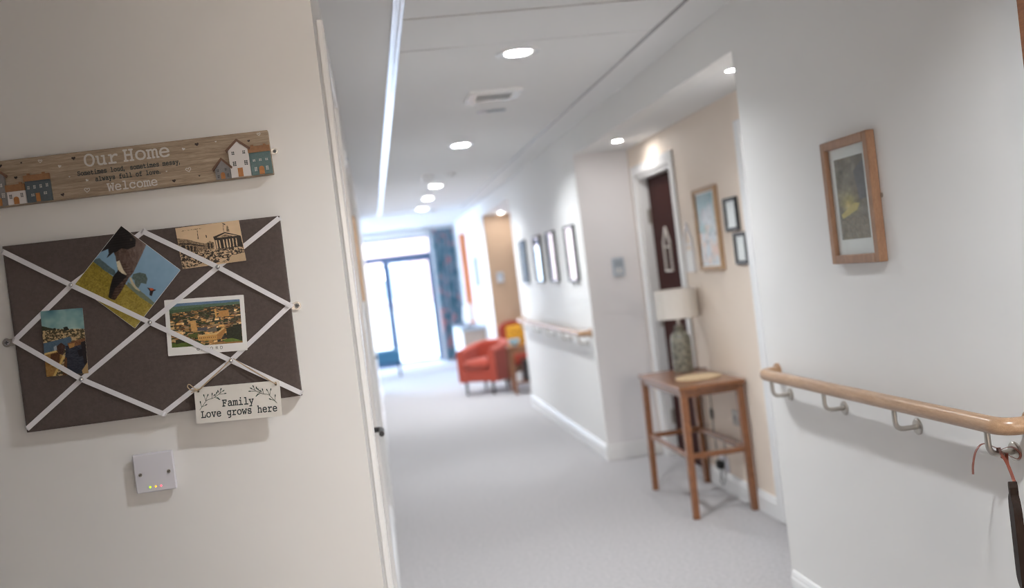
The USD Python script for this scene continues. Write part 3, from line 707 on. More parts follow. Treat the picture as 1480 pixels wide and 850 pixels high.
cottage(q(-.7510, 0)[0], q(-.7135, 0)[0], q(-.73, 1.7205)[1], .0145, 'paint_white', 'roof_tan', 'orange_wood', (q(-.7330, 0)[0], .0105, .016, True),
        [(*q(-.7440, 1.7095), .0062, .0095, 2, 3), (*q(-.7210, 1.7110), .0062, .0095, 2, 3)], ('ink_dark', 'panes'), label='low white cottage with a flat brown roof', chimney=(q(-.722, 0)[0],))
cottage(q(-.7905, 0)[0], q(-.7520, 0)[0], q(-.77, 1.7545)[1], 0, 'paint_grey', 'roof_brown', 'orange_wood', (q(-.7680, 0)[0], .0105, .018, True),
        [(*q(-.7610, 1.7360), .007, .008, 2, 2), (*q(-.7585, 1.7140), .007, .0105, 2, 3), (*q(-.7820, 1.7360), .007, .008, 2, 2)], ('ink_white', 'panes'), gable=.019, label='tall grey gabled cottage at the left end')


def mirror_plate(parent, x, z, y, rot=0, r=.0095):
    """A brass eye plate with a cross-head screw, sticking out from an edge."""
    p = unary_union([Point(0, 0).buffer(r, 20), sbox(-.022, -r * .8, 0, r * .8)])
    p = affinity.translate(affinity.rotate(p, rot, origin=(0, 0)), x, z)
    pl = obj('mirror_plate', prism(p, y - .0012, y), 'steel', parent)
    obj('screw', cat(prism(Point(x, z).buffer(r * .62, 16).difference(unary_union([affinity.translate(sbox(-r * .42, -r * .1, r * .42, r * .1), x, z), affinity.translate(sbox(-r * .1, -r * .42, r * .1, r * .42), x, z)])), y - .0030, y - .001)), 'chrome', pl)
    obj('screw_slot', prism(Point(x, z).buffer(r * .45, 12), y - .0022, y - .001), 'dark_slot', pl)


mirror_plate(sign, SW1 + .008, .0065, -.003, 0, .0068)

# ---------------------------------------------------------------- the fabric pinboard with its ribbon lattice
BX0, BX1, BZ0, BZ1 = -.777, -.187, 1.199, 1.606
BC = (-.482, 1.4025)
pb = thing('pinboard', 'taupe fabric pinboard laced with a lattice of pale ribbon', 'pinboard', (BC[0], WY, BC[1]))
hw, hh = (BX1 - BX0) / 2, (BZ1 - BZ0) / 2
FY = 2.282 - WY
nu, nv = 121, 85
U, V = np.meshgrid(np.linspace(-1, 1, nu), np.linspace(-1, 1, nv))
edge = lambda t: np.clip((1 - np.abs(t)) / .014, 0, 1)
puff = np.sqrt(np.clip(1 - (1 - edge(U * .999)) ** 2, 0, 1)) * np.sqrt(np.clip(1 - (1 - edge(V * .999)) ** 2, 0, 1))
Yf = FY + .0045 * (1 - puff)
pts = np.stack([U * hw, Yf, V * hh], -1).reshape(-1, 3)
idx = np.arange(nu * nv).reshape(nv, nu)
Fq = np.stack([idx[:-1, :-1].ravel(), idx[:-1, 1:].ravel(), idx[1:, 1:].ravel(), idx[1:, :-1].ravel()], 1)
rim = np.concatenate([idx[0, :-1], idx[:-1, -1], idx[-1, :0:-1], idx[:0:-1, 0]])
back = pts[rim].copy(); back[:, 1] = -.006
n0 = len(pts); nr = len(rim)
side = np.array([[rim[j], n0 + j, n0 + (j + 1) % nr, rim[(j + 1) % nr]] for j in range(nr)])
tri = np.vstack([Fq[:, [0, 1, 2]], Fq[:, [0, 2, 3]], side[:, [0, 1, 2]], side[:, [0, 2, 3]]])
obj('cushion', trimesh.Trimesh(np.vstack([pts, back]), tri, process=False), 'felt_fabric', pb, smooth=40)
obj('backing', box(-hw + .006, hw - .006, -.006, -.0005, -hh + .006, hh - .006), 'card_edge', pb)
RWD = .0108


def ribbon(pts, wrap0=True, wrap1=True):
    """pts: (x, z, y) in world; a flat tape on the board, wrapped over the edge at its ends."""
    P = [np.array([x - BC[0], y - WY, z - BC[1]]) for x, z, y in pts]
    d = P[-1] - P[0]; d[1] = 0; d /= np.linalg.norm(d)
    if wrap0:
        P = [P[0] - d * .006 + [0, .014, 0], P[0] - d * .004 + [0, .004, 0]] + P
    if wrap1:
        P = P + [P[-1] + d * .004 + [0, .004, 0], P[-1] + d * .006 + [0, .014, 0]]
    sec = np.array([(-RWD / 2, -.0003), (RWD / 2, -.0003), (RWD / 2, .0003), (-RWD / 2, .0003)])
    n = np.array([0, 1.0, 0])
    side_v = np.cross(d, n)
    V = np.vstack([p + sec[:, :1] * side_v + sec[:, 1:] * n for p in P])
    Fc = []
    for i in range(len(P) - 1):
        for j in range(4):
            a, b = i * 4 + j, i * 4 + (j + 1) % 4
            Fc += [[a, b, b + 4], [a, b + 4, a + 4]]
    Fc += [[0, 1, 2], [0, 2, 3], [-4 + len(V), -3 + len(V), -2 + len(V)], [-4 + len(V), -2 + len(V), -1 + len(V)]]
    m = trimesh.Trimesh(V, Fc, process=False); m.fix_normals()
    obj('ribbon', m, 'ribbon_satin', pb)


TL, TR, BL, BR = (BX0 + .003, 1.594), (BX1 - .003, 1.599), (BX0 + .003, 1.208), (BX1 - .003, 1.207)
TM, BM, LM, RM = (-.481, 1.604), (-.489, 1.201), (-.776, 1.401), (-.188, 1.404)
B1, B2, B3, B4, B5 = (-.6449, 1.5058), (-.4913, 1.4041), (-.6492, 1.2995), (-.3325, 1.5077), (-.3301, 1.2981)
LO, UP = 2.2812, 2.2772     # under and over the cards
for run in ([(*TL, UP - .0006), (*B1, UP - .0006), (*B2, UP - .0006), (*B5, UP - .0006), (*BR, UP - .0006)],
            [(*TR, LO), (*B4, LO), (*B2, UP), (*B3, LO), (*BL, LO)],
            [(*TM, UP), (*B4, UP), (*RM, UP)],
            [(*RM, LO), (*B5, LO), (*BM, LO)],
            [(*BM, UP), (*B3, UP), (*LM, UP)],
            [(*LM, LO), (*B1, LO), (*TM, LO)]):
    ribbon(run)
for bx, bz in (B1, B2, B3, B4, B5):
    m = lathe([(0, 0), (.0048, 0), (.0050, .0010), (.0038, .0028), (.0018, .0037), (0, .0039)], 20)
    obj('stud', move(m, (bx - BC[0], UP - .0008 - WY, bz - BC[1]), rx=90), 'chrome', pb, smooth=50)
mirror_plate(pb, -.1744 - BC[0], 1.4008 - BC[1], -.004, 0)
mirror_plate(pb, -.8005 - BC[0], 1.3977 - BC[1], -.004, 180)


# ---------------------------------------------------------------- the cards tucked under the ribbon
def card(label, tl, tr, bl, art, y=2.2788, border=None, group=None, mat_back='card_edge'):
    c = (np.array(tr) + np.array(bl)) / 2
    t = thing('postcard', label, 'postcard', (c[0], y, c[1]), group=group)
    L = lambda p: np.array(p, float) - c
    tl, tr, bl = L(tl), L(tr), L(bl)
    br = tr + bl - tl
    obj('paper', prism(Polygon([tl, tr, br, bl]).buffer(-.002).buffer(.002, 4), -.0001, .0004), mat_back, t)
    if border:
        l, r, tp, bt = border
        e1, e2 = tr - tl, bl - tl
        tl, tr, bl = tl + e1 * l + e2 * tp, tl + e1 * r + e2 * tp, tl + e1 * l + e2 * bt
    printed('picture', (tl, tr, bl), -.0003, art, t)
    return t


def fill(A, U, V, shapes, colours, default=None):
    for key, poly in shapes:
        m = inside(poly, U, V)
        A[m] = colours[key][m] if np.ndim(colours[key]) == 3 else colours[key]


ELE = [
   ('grass', [(391, -11), (387, 322), (411, 633), (414, 1004), (-21, 1016), (-19, -25)]),
   ('bush', [(416, -8), (473, 36), (466, 196), (464, 307), (406, 374), (382, 216), (388, 13)]),
   ('haze', [(448, 539), (454, 688), (443, 872), (434, 1000), (390, 1001), (379, 790), (395, 557)]),
   ('tree', [(574, 530), (644, 586), (676, 660), (637, 723), (571, 752), (542, 687), (465, 702), (465, 646), (515, 597), (521, 548)]),
   ('skin', [(1005, -22), (1000, 422), (871, 456), (588, 519), (494, 514), (297, 545), (143, 553), (125, 497), (127, 456), (260, 386), (379, 339), (488, 337), (622, 197), (654, 139), (562, 121), (538, 113), (601, 100), (646, 53), (526, -15), (830, -19)]),
   ('skindark', [(1005, -22), (1004, 89), (969, 270), (894, 317), (800, 268), (760, 189), (658, 158), (649, 132), (562, 121), (538, 113), (601, 100), (646, 53), (526, -15), (830, -19)]),
   ('skindark', [(488, 337), (490, 396), (499, 478), (394, 471), (271, 456), (125, 497), (127, 456), (260, 386), (379, 339)]),
   ('eye', [(931, 194), (953, 216), (935, 241), (909, 228)]),
   ('tusk', [(572, 246), (613, 269), (583, 316), (541, 390), (519, 467), (503, 457), (490, 396), (502, 326)]),
   ('tusk', [(500, 521), (527, 527), (491, 594), (460, 673), (451, 746), (434, 736), (431, 673), (447, 595)]),
   ('bird', [(541, 793), (556, 840), (589, 910), (550, 889), (485, 910), (477, 881), (525, 849)]),
   ('birdred', [(550, 816), (579, 860), (569, 885), (533, 858)]),
]
SEP = [
   ('mid', [(-4, 247), (176, 314), (262, 379), (439, 473), (417, 652), (313, 739), (6, 561)]),
   ('dark', [(-1, 372), (188, 408), (410, 512), (408, 534), (196, 441), (2, 399)]),
   ('dark', [(46, 423), (103, 435), (90, 543), (31, 548)]),
   ('dark', [(130, 451), (159, 457), (154, 594), (126, 587)]),
   ('dark', [(181, 471), (215, 479), (198, 622), (175, 617)]),
   ('dark', [(236, 501), (259, 506), (239, 667), (216, 662)]),
   ('mid', [(416, 468), (493, 411), (552, 461), (544, 624), (422, 616)]),
   ('dark', [(452, 457), (475, 462), (472, 590), (442, 593)]),
   ('dark', [(504, 469), (527, 474), (518, 591), (494, 595)]),
   ('dark', [(326, 118), (333, 119), (326, 338), (314, 335)]),
   ('dark', [(447, 254), (463, 267), (456, 330), (444, 327)]),
   ('dark', [(733, 20), (782, 53), (773, 79), (737, 43)]),
   ('mid', [(795, 93), (812, 96), (824, 246), (777, 244)]),
   ('dark', [(740, 62), (746, 63), (736, 245), (728, 243)]),
   ('dark', [(556, 324), (748, 244), (984, 382), (984, 428), (565, 400)]),
   ('light', [(599, 358), (746, 276), (932, 370)]),
   ('mid', [(641, 349), (747, 302), (874, 367)]),
   ('dark', [(571, 401), (986, 410), (993, 650), (570, 648)]),
   ('light', [(581, 412), (604, 417), (603, 619), (579, 623)]),
   ('light', [(632, 424), (653, 425), (653, 621), (632, 622)]),
   ('light', [(697, 420), (718, 421), (717, 626), (696, 625)]),
   ('light', [(744, 421), (765, 422), (764, 627), (743, 626)]),
   ('light', [(791, 422), (812, 423), (808, 627), (788, 627)]),
   ('light', [(844, 424), (861, 423), (857, 624), (838, 625)]),
   ('light', [(897, 423), (914, 423), (908, 622), (890, 624)]),
   ('crowd', [(7, 598), (326, 631), (561, 628), (993, 650), (998, 798), (770, 839), (742, 980), (452, 953), (0, 1000)]),
   ('road', [(770, 839), (1011, 791), (1008, 1011), (716, 1002)]),
   ('road', [(93, 1011), (362, 915), (379, 973), (187, 1005)]),
   ('light', [(575, 906), (638, 865), (718, 883), (690, 923), (593, 947)]),
   ('light', [(615, 768), (710, 753), (755, 772), (658, 796)]),
]

# elephant print, a square hung on its corner
U, V = grid_uv(230, 230)
n1, n2, n3 = speck(U, V, 60, 3), speck(U, V, 12, 5), speck(U, V, 130, 8)
A = np.array([124, 156, 180.]) + 14 * (n2 - .5) + 24 * (U - .5)[..., None]
grass = np.array([146, 128, 52.]) + 80 * (n1 - .5) * [1, 1, .5] + 70 * (n3 - .5) + 30 * (n2 - .5) + 26 * (V - U - .3)[..., None]
across = (U + V)[..., None]            # runs from the picture's left edge to its right edge
skin = np.array([92, 74, 66.]) + 60 * (speck(U + V, (V - U) * .3, 40, 2) - .5) + 46 * (n3 - .5) + 70 * (across - 1.02)
skin = skin - 20 * (np.sin((U - V) * 120 + 5 * n2[..., 0]) > .4)[..., None] * ((U < .62) & (V > .3))[..., None]
skind = np.array([26, 21, 20.]) + 30 * (n3 - .5) + 30 * (n2 - .5) + 55 * np.clip(across - .93, 0, 1) - 12 * (np.sin((U - V) * 130 + 4 * n2[..., 0]) > .3)[..., None]
fill(A, U, V, ELE, dict(grass=grass, bush=np.array([78, 96, 98.]) + 40 * (n1 - .5) + 20 * (n2 - .5), haze=np.array([112, 122, 104.]) + 30 * (n1 - .5), tree=np.array([84, 98, 92.]) + 60 * (n1 - .5), skin=skin, skindark=skind,
                        eye=np.array([70, 58, 52.]), tusk=np.array([214, 202, 172.]) - 60 * np.abs(n1 - .45) - 40 * (V[..., None] > .42) * n2, bird=np.array([26, 18, 18.]), birdred=np.array([190, 80, 40.])))
# soften the brush edges like a photograph
for _ in range(2):
    A[1:-1, 1:-1] = (A[1:-1, 1:-1] * 2 + A[:-2, 1:-1] + A[2:, 1:-1] + A[1:-1, :-2] + A[1:-1, 2:]) / 6
card('square elephant photograph hung on its corner, dead centre top of the pinboard', (-.6371, 1.5064), (-.5252, 1.6224), (-.5244, 1.3947), A, border=(.004, .996, .004, .996), mat_back='card_white', y=2.2785)

# old sepia street view
U, V = grid_uv(200, 140)
n1, n2, n3 = speck(U, V, 40, 13), speck(U, V, 7, 15), speck(U, V, 85, 18)
A = np.array([214, 186, 152.]) + 20 * (n2 - .5)
crowd = np.where(n1 + .6 * (n3 - .5) > .53, np.array([200, 172, 138.]), np.array([52, 42, 34.])) + 30 * (n3 - .5)
midn = np.where(n3 > .52, np.array([168, 142, 112.]), np.array([104, 86, 68.]))
fill(A, U, V, SEP, dict(mid=midn, dark=np.array([44, 36, 30.]) + 40 * (n3 - .5), light=np.array([205, 178, 145.]), crowd=crowd, road=np.array([190, 164, 132.]) + 20 * (n3 - .5)))
cap_ = (V > .075) & (V < .098) & (U > .09) & (U < .40) & (n3[..., 0] > .47)
A[cap_] = (120, 98, 78)
card('sepia view of a columned building above a crowded street, top right on the pinboard', (-.4127, 1.6034), (-.2748, 1.6061), (-.4078, 1.5121), A, y=2.2790)

# aerial town view with a wide white border
U, V = grid_uv(200, 150)
n1, n2, n3 = speck(U, V, 30, 23), speck(U, V, 6, 25), speck(U, V, 75, 28)
A = np.zeros(U.shape + (3,)) + [72, 66, 48.]
A += 50 * (n3 - .5)
rg = np.random.default_rng(4)
for k in range(900):
    u, vv = rg.random(), rg.random() ** .8
    s = .008 + .035 * vv
    w_, h_ = s * (.6 + rg.random()), s * (.4 + .5 * rg.random())
    c = [(196, 152, 92), (170, 122, 70), (214, 180, 128), (128, 92, 60), (60, 66, 44), (54, 50, 46), (150, 120, 92), (46, 56, 36)][rg.integers(8)]
    m = (np.abs(U - u + .25 * (V - vv)) < w_) & (np.abs(V - vv) < h_)
    A[m] = np.array(c) * (.75 + .5 * rg.random())
A += 60 * (n3 - .5)
for poly, c in (([(0, 0), (1000, 0), (1000, 60), (0, 90)], (96, 122, 150)), ([(0, 70), (1000, 50), (1000, 110), (0, 150)], (88, 112, 92)), ([(0, 150), (500, 110), (480, 170), (0, 220)], (74, 96, 70)),
                ([(630, 180), (655, 170), (665, 380), (640, 380)], (206, 160, 92)), ([(690, 230), (830, 230), (835, 370), (690, 370)], (190, 140, 80)), ([(280, 420), (360, 420), (370, 640), (290, 660)], (205, 158, 96)),
                ([(380, 590), (520, 590), (510, 670), (370, 660)], (84, 84, 90)), ([(520, 640), (640, 600), (650, 690), (520, 710)], (110, 104, 92)),
                ([(0, 900), (360, 900), (480, 1000), (0, 1000)], (86, 104, 44)), ([(60, 830), (200, 780), (220, 880), (60, 930)], (52, 52, 34)), ([(240, 720), (380, 700), (360, 820), (240, 790)], (84, 92, 44)),
                ([(370, 790), (640, 770), (640, 900), (380, 890)], (200, 152, 84)), ([(640, 770), (760, 640), (790, 660), (700, 880), (640, 890)], (170, 122, 68)), ([(380, 760), (640, 730), (740, 620), (760, 640), (640, 772), (380, 790)], (212, 178, 120)),
                ([(780, 640), (1000, 560), (1000, 980), (780, 930)], (44, 46, 32)), ([(640, 940), (1000, 960), (1000, 1000), (480, 1000)], (150, 112, 66)), ([(700, 900), (860, 880), (1000, 960), (760, 960)], (96, 114, 48))):
    m = inside(poly, U, V)
    A[m] = (np.array(c) + 36 * (n3 - .5) + 22 * (n1 - .5))[m]
for k in range(9):
    m = inside([(395 + 27 * k, 815), (405 + 27 * k, 815), (405 + 27 * k, 840), (395 + 27 * k, 840)], U, V); A[m] = (96, 66, 40)
ox = card('white bordered aerial view of an old town, right of centre on the pinboard', (-.4558, 1.4488), (-.285, 1.4399), (-.4624, 1.3251), A, border=(.055, .945, .075, .855), mat_back='card_white', y=2.2788)
for ch, x in zip('OXFORD', (-.0235, -.0135, -.004, .0055, .0165, .0265)):
    g = {'O': Point(0, .003).buffer(.003, 10).difference(Point(0, .003).buffer(.0022, 10)), 'X': unary_union([LineString([(-.0025, 0), (.0025, .006)]), LineString([(.0025, 0), (-.0025, .006)])]).buffer(.00045),
         'F': unary_union([LineString([(-.0015, 0), (-.0015, .006), (.002, .006)]), LineString([(-.0015, .0032), (.0014, .0032)])]).buffer(.0004), 'R': unary_union([LineString([(-.0018, 0), (-.0018, .006), (.001, .006), (.0018, .0046), (.001, .0031), (-.0018, .0031)]), LineString([(.0002, .0031), (.0024, 0)])]).buffer(.0004),
         'D': LineString([(-.002, 0), (-.002, .006), (.0005, .006), (.0024, .0042), (.0024, .0018), (.0005, 0), (-.002, 0)]).buffer(.0004)}[ch]
    obj('lettering', prism(affinity.translate(affinity.rotate(g, -3, origin=(0, 0)), x, -.0545 - x * .052), -.0006, -.0001), 'ink_dark', ox)

# harbour view
U, V = grid_uv(110, 180)
n1, n2, n3 = speck(U, V * 1.6, 24, 33), speck(U, V * 1.6, 4, 35), speck(U, V * 1.6, 50, 38)
A = np.where(V[..., None] < .33, np.array([112, 150, 152.]) + 110 * (n2 - .45) * [1.2, 1, .8] + 60 * (V - .15)[..., None] * [1.5, 1.2, .8], 0)
town = np.where(n1 + .5 * (n3 - .5) > .52, np.array([186, 160, 118.]), np.array([74, 66, 46.])) + 40 * (n3 - .5)
water = np.array([76, 98, 116.]) + 36 * (n3 - .5)
dwater = np.array([48, 50, 60.]) + 70 * (speck(U, V * 4, 22, 41) - .5)
A = np.where((V > .27 + .05 * U)[..., None], town, A)
for poly, c in (([(0, 225), (180, 262), (330, 290), (0, 300)], np.array([52, 56, 40.]) + 30 * (n3 - .5)), ([(500, 270), (600, 265), (640, 320), (520, 330)], np.array([34, 36, 26.]) + 0 * n3), ([(270, 270), (330, 275), (330, 310), (280, 310)], np.array([42, 44, 30.]) + 0 * n3),
                ([(0, 490), (640, 420), (680, 470), (560, 600), (0, 640)], water), ([(520, 560), (1000, 500), (1000, 1000), (420, 1000)], dwater),
                ([(560, 520), (800, 480), (1000, 460), (1000, 540), (600, 590)], np.array([120, 82, 56.]) + 90 * (n3 - .5)), ([(590, 530), (740, 520), (720, 580), (600, 600)], np.array([176, 128, 72.]) + 30 * (n3 - .5)),
                ([(780, 640), (940, 610), (960, 720), (820, 740)], np.array([26, 24, 28.]) + 20 * (n3 - .5)), ([(880, 520), (1000, 500), (1000, 900), (920, 860)], np.array([36, 30, 32.]) + 30 * (n3 - .5)),
                ([(0, 660), (330, 610), (420, 640), (440, 740), (200, 1000), (0, 1000)], np.array([150, 112, 62.]) + 70 * (n1 - .5)), ([(150, 660), (370, 640), (330, 860), (120, 790)], np.array([88, 56, 34.]) + 50 * (n3 - .5)), ([(280, 560), (420, 500), (520, 560), (430, 690), (330, 660)], np.array([70, 48, 40.]) + 90 * (n3 - .5)),
                ([(0, 640), (300, 610), (300, 635), (0, 668)], np.array([206, 176, 112.]) + 0 * n3), ([(430, 700), (480, 720), (210, 1000), (150, 1000)], np.array([202, 170, 100.]) + 30 * (n3 - .5)), ([(480, 720), (520, 740), (500, 1000), (380, 1000)], np.array([96, 64, 40.]) + 40 * (n3 - .5)),
                ([(850, 950), (1000, 830), (1000, 1000), (860, 1000)], np.array([170, 140, 96.]) + 20 * (n3 - .5)), ([(230, 560), (300, 530), (310, 600), (240, 620)], np.array([150, 160, 170.]) + 20 * (n3 - .5))):
    m = inside(poly, U, V)
    A[m] = c[m]
card('small upright harbour view with a rowing boat, lower left on the pinboard', (-.7151, 1.457), (-.6278, 1.4536), (-.7203, 1.3139), A, y=2.2790)

# ---------------------------------------------------------------- the hanging cream plaque
PC = (-.3249, 1.2048)
pq = thing('hanging_plaque', 'cream hanging plaque reading Family Love grows here, tied with twine', 'plaque', (PC[0], 2.2735, PC[1]), tilt=2.6)
pw, ph = .0925, .0398
holes = [(-pw + .0085, ph - .0085), (pw - .0085, ph - .0085)]
pl_poly = sbox(-pw, -ph, pw, ph).buffer(-.003).buffer(.003, 5)
body = pl_poly
for hx, hz in holes:
    body = body.difference(Point(hx, hz).buffer(.0026, 10))
obj('tablet', prism(body, -.0032, .0032), 'plaque_cream', pq)
PF = -.0032
for hx, hz in holes:
    obj('hole', prism(Point(hx, hz).buffer(.0026, 10), .0022, .003), 'dark_slot', pq)
obj('lettering', prism(lettering('Family', -.0345, .0335, -.0068, .0148, .0003), PF - .0005, PF + .0002), 'ink_dark', pq, 'dark line reading Family')
obj('lettering', prism(lettering('Love grows here', -.0815, .0825, -.0280, .0148, .0003), PF - .0005, PF + .0002), 'ink_dark', pq, 'dark line reading Love grows here')
hm = heart(.004, .0225, .0125, 3)
obj('raised_heart', prism(hm, PF - .0012, PF + .0002), 'plaque_cream', pq)


def sprig(pts, leaves, mirror):
    f = -1 if mirror else 1
    stem = unary_union([LineString([(f * x, z) for x, z in s]).buffer(.00045) for s in pts])
    obj('sprig_stem', prism(stem, PF - .0004, PF + .0002), 'ink_green', pq)
    for x, z, rot in leaves:
        l = affinity.rotate(affinity.scale(Point(0, .0026).buffer(.0026, 8), .42, 1.15, origin=(0, 0)), rot, origin=(0, 0))
        if mirror:
            l = affinity.scale(l, -1, 1, origin=(0, 0))
        obj('leaf', prism(affinity.translate(l, f * x, z), PF - .0005, PF + .0002), 'ink_green', pq)


SPR = [[(-.0835, -.0100), (-.0765, -.0010), (-.0690, .0085), (-.0640, .0115), (-.0540, .0135), (-.0440, .0185), (-.0330, .0265)], [(-.0790, -.0040), (-.0805, .0045)], [(-.0780, -.0030), (-.0715, -.0010)], [(-.0690, .0085), (-.0715, .0190)], [(-.0690, .0085), (-.0655, .0190)], [(-.0560, .0130), (-.0550, .0205)], [(-.0500, .0155), (-.0430, .0120)], [(-.0480, .0165), (-.0460, .0225)], [(-.0400, .0210), (-.0290, .0215)], [(-.0380, .0225), (-.0360, .0295)]]
SPL = [(-.0807, .0040, 5), (-.0718, -.0012, -60), (-.0718, .0185, 12), (-.0652, .0185, -25), (-.0550, .0200, -10), (-.0432, .0122, -125), (-.0460, .0222, -30), (-.0295, .0214, -85), (-.0360, .0290, -20), (-.0325, .0262, -55), (-.0470, .0140, -100), (-.0520, .0180, -45), (-.0410, .0250, 10)]
sprig(SPR, SPL, False)
sprig(SPR, SPL, True)
top = (B5[0] - PC[0], B5[1] - PC[1] + .004)
for (hx, hz), k in zip(holes, (0, 1)):
    for d in (0, .0022):
        path = curve([(hx, .001, hz), (hx, -.0052, hz + .0015), (hx * .7 + top[0] * .3, -.0042, hz * .7 + top[1] * .3 + d), (hx * .3 + top[0] * .7, -.003, hz * .3 + top[1] * .7 + d * .6), (top[0] + (.002 if k else -.002), -.0022, top[1])], 20)
        obj('twine', tube(path, .0008, 6), 'twine', pq)
hx, hz = holes[0]
bow = [(hx - .001, -.006, hz + .003), (hx - .008, -.010, hz + .010), (hx - .0165, -.011, hz + .018), (hx - .0205, -.010, hz + .013), (hx - .015, -.009, hz + .006), (hx - .005, -.0075, hz + .0045), (hx + .006, -.007, hz + .006), (hx + .011, -.008, hz + .010)]
obj('twine', tube(curve(bow, 50), .0011, 6), 'twine', pq)
obj('twine', tube(curve([(hx - .001, -.006, hz + .003), (hx - .009, -.009, hz + .001), (hx - .014, -.010, hz - .0005)], 16), .0010, 6), 'twine', pq)
for hx2, hz2 in holes:
    k = move(trimesh.creation.icosphere(2, .0028), (hx2, -.0055, hz2 + .004)); k.vertices[:, 2] = (k.vertices[:, 2] - hz2) * .9 + hz2
    obj('knot', k, 'twine', pq, smooth=True)

# ---------------------------------------------------------------- indicator plate under the pinboard
pt = thing('indicator_plate', 'white square wall plate with green, amber and red lights below the pinboard', 'wall plate', (-.5257, WY, 1.0736))
obj('back_box', rbox(-.0405, .0405, -.012, -.0004, -.0405, .0405, .003), 'white_plastic', pt)
obj('cover', rbox(-.0432, .0432, -.020, -.0095, -.0432, .0432, .0022), 'white_plastic', pt)
for x, m in ((-.0305, 0), (.0305, 0)):
    obj('screw', cat(prism(Point(x, -.002).buffer(.0040, 16).difference(affinity.rotate(sbox(x - .0032, -.0026, x + .0032, -.0014), 35, origin=(x, -.002))), -.0212, -.0199)), 'steel', pt)
    obj('screw_slot', prism(Point(x, -.002).buffer(.0034, 12), -.0205, -.0199), 'dark_slot', pt)
for x, m, n in ((-.0130, 'led_green', 'green'), (-.0010, 'led_amber', 'amber'), (.0105, 'led_red', 'red')):
    obj('indicator_light', move(lathe([(0, 0), (.0021, 0), (.0021, .0008), (.0014, .0016), (0, .0019)], 14), (x, -.0199, -.0315), rx=90), m, pt, n + ' light', smooth=50)

# ---------------------------------------------------------------- wooden handrails
def handrail(label, y0, y1, bracket_y, zc=.910):
    """A round oak rail on steel brackets along the right wall, from y0 (far) to y1 (near), both ends turned into the wall."""
    yc = (y0 + y1) / 2
    t = thing('handrail', label, 'handrail', (RW, yc, zc))
    a, b = y0 - yc, y1 - yc
    out = -.070
    path = fillet([(-.008, a, 0), (out, a, 0), (out, b, 0), (-.008, b, 0)], .055, 10)
    obj('rail', sweep(path, circle(.0215, 20)), 'rail_oak', t, smooth=40)
    for e in (a, b):
        obj('rose', move(lathe([(0, 0), (.034, 0), (.034, .006), (.028, .011), (0, .011)], 28), (-.0004, e, 0), ry=-90), 'rail_oak', t, smooth=35)
    for y in bracket_y:
        y -= yc
        br = obj('bracket', sweep(fillet([(-.003, y, -.078), (out, y, -.078), (out, y, -.019)], .028, 9), circle(.0075, 14)), 'steel', t, smooth=40)
        obj('flange', move(lathe([(0, 0), (.024, 0), (.024, .004), (.021, .0065), (.010, .007), (0, .007)], 28), (-.0004, y, -.078), ry=-90), 'steel', br, smooth=35)
    return t


handrail('near oak handrail on steel brackets along the right wall', 3.665, 2.168, (3.571, 3.135, 2.684, 2.245))
handrail('far oak handrail shining with daylight under the four dark framed pictures', 10.15, 7.0, (9.95, 9.2, 8.45, 7.75, 7.12))

# the dark wooden board hung from the nearest bracket by a ribbon
hb = thing('hanging_board', 'dark rounded wooden board hung by a red ribbon from the nearest rail bracket', 'wooden board', (1.424, 2.156, .826), rz=-27)
p = unary_union([sbox(-.045, -.27, .045, -.115), Point(0, -.115).buffer(.045, 24), affinity.scale(Point(0, -.27).buffer(.045, 24), 1, .5, origin=(0, -.27)), sbox(-.014, -.09, .014, -.052), Point(0, -.055).buffer(.014, 12)]).buffer(.004).buffer(-.004)
p = p.difference(Point(0, -.058).buffer(.005, 10))
m = prism_x(p, -.009, .009)
obj('board', m, 'dark_wood', hb)


def tape(pts, w=.007, n=30, name='ribbon_loop'):
    obj(name, sweep(curve(pts, n), np.array([(-w / 2, -.0006), (w / 2, -.0006), (w / 2, .0006), (-w / 2, .0006)])), 'red_ribbon', hb)


# in the board's own frame (turned 27 degrees about its hanging point)
def to_hb(x, y, z):
    a = math.radians(27); dx, dy = x - 1.424, y - 2.156
    return (dx * math.cos(a) - dy * math.sin(a), dx * math.sin(a) + dy * math.cos(a), z - .826)


bkx, bky, bkz = 1.462, 2.245, .832
tape([to_hb(1.462, 2.252, .845), to_hb(1.448, 2.225, .838), to_hb(1.440, 2.19, .815), to_hb(1.431, 2.155, .775)], name='ribbon_strand')
tape([to_hb(1.470, 2.236, .832), to_hb(1.452, 2.21, .815), to_hb(1.440, 2.18, .795), to_hb(1.431, 2.155, .772)], name='ribbon_strand')
tape([to_hb(1.462, 2.236, .830), to_hb(1.455, 2.245, .846), to_hb(1.463, 2.256, .834), to_hb(1.468, 2.248, .820), to_hb(1.470, 2.235, .830)], .008)
tape([to_hb(1.458, 2.247, .843), to_hb(1.430, 2.262, .858), to_hb(1.408, 2.262, .845), to_hb(1.392, 2.256, .815), to_hb(1.386, 2.252, .790)], name='ribbon_tail')
tape([to_hb(1.460, 2.243, .842), to_hb(1.475, 2.222, .850), to_hb(1.485, 2.205, .835), to_hb(1.478, 2.208, .822), to_hb(1.463, 2.235, .834)], .009)


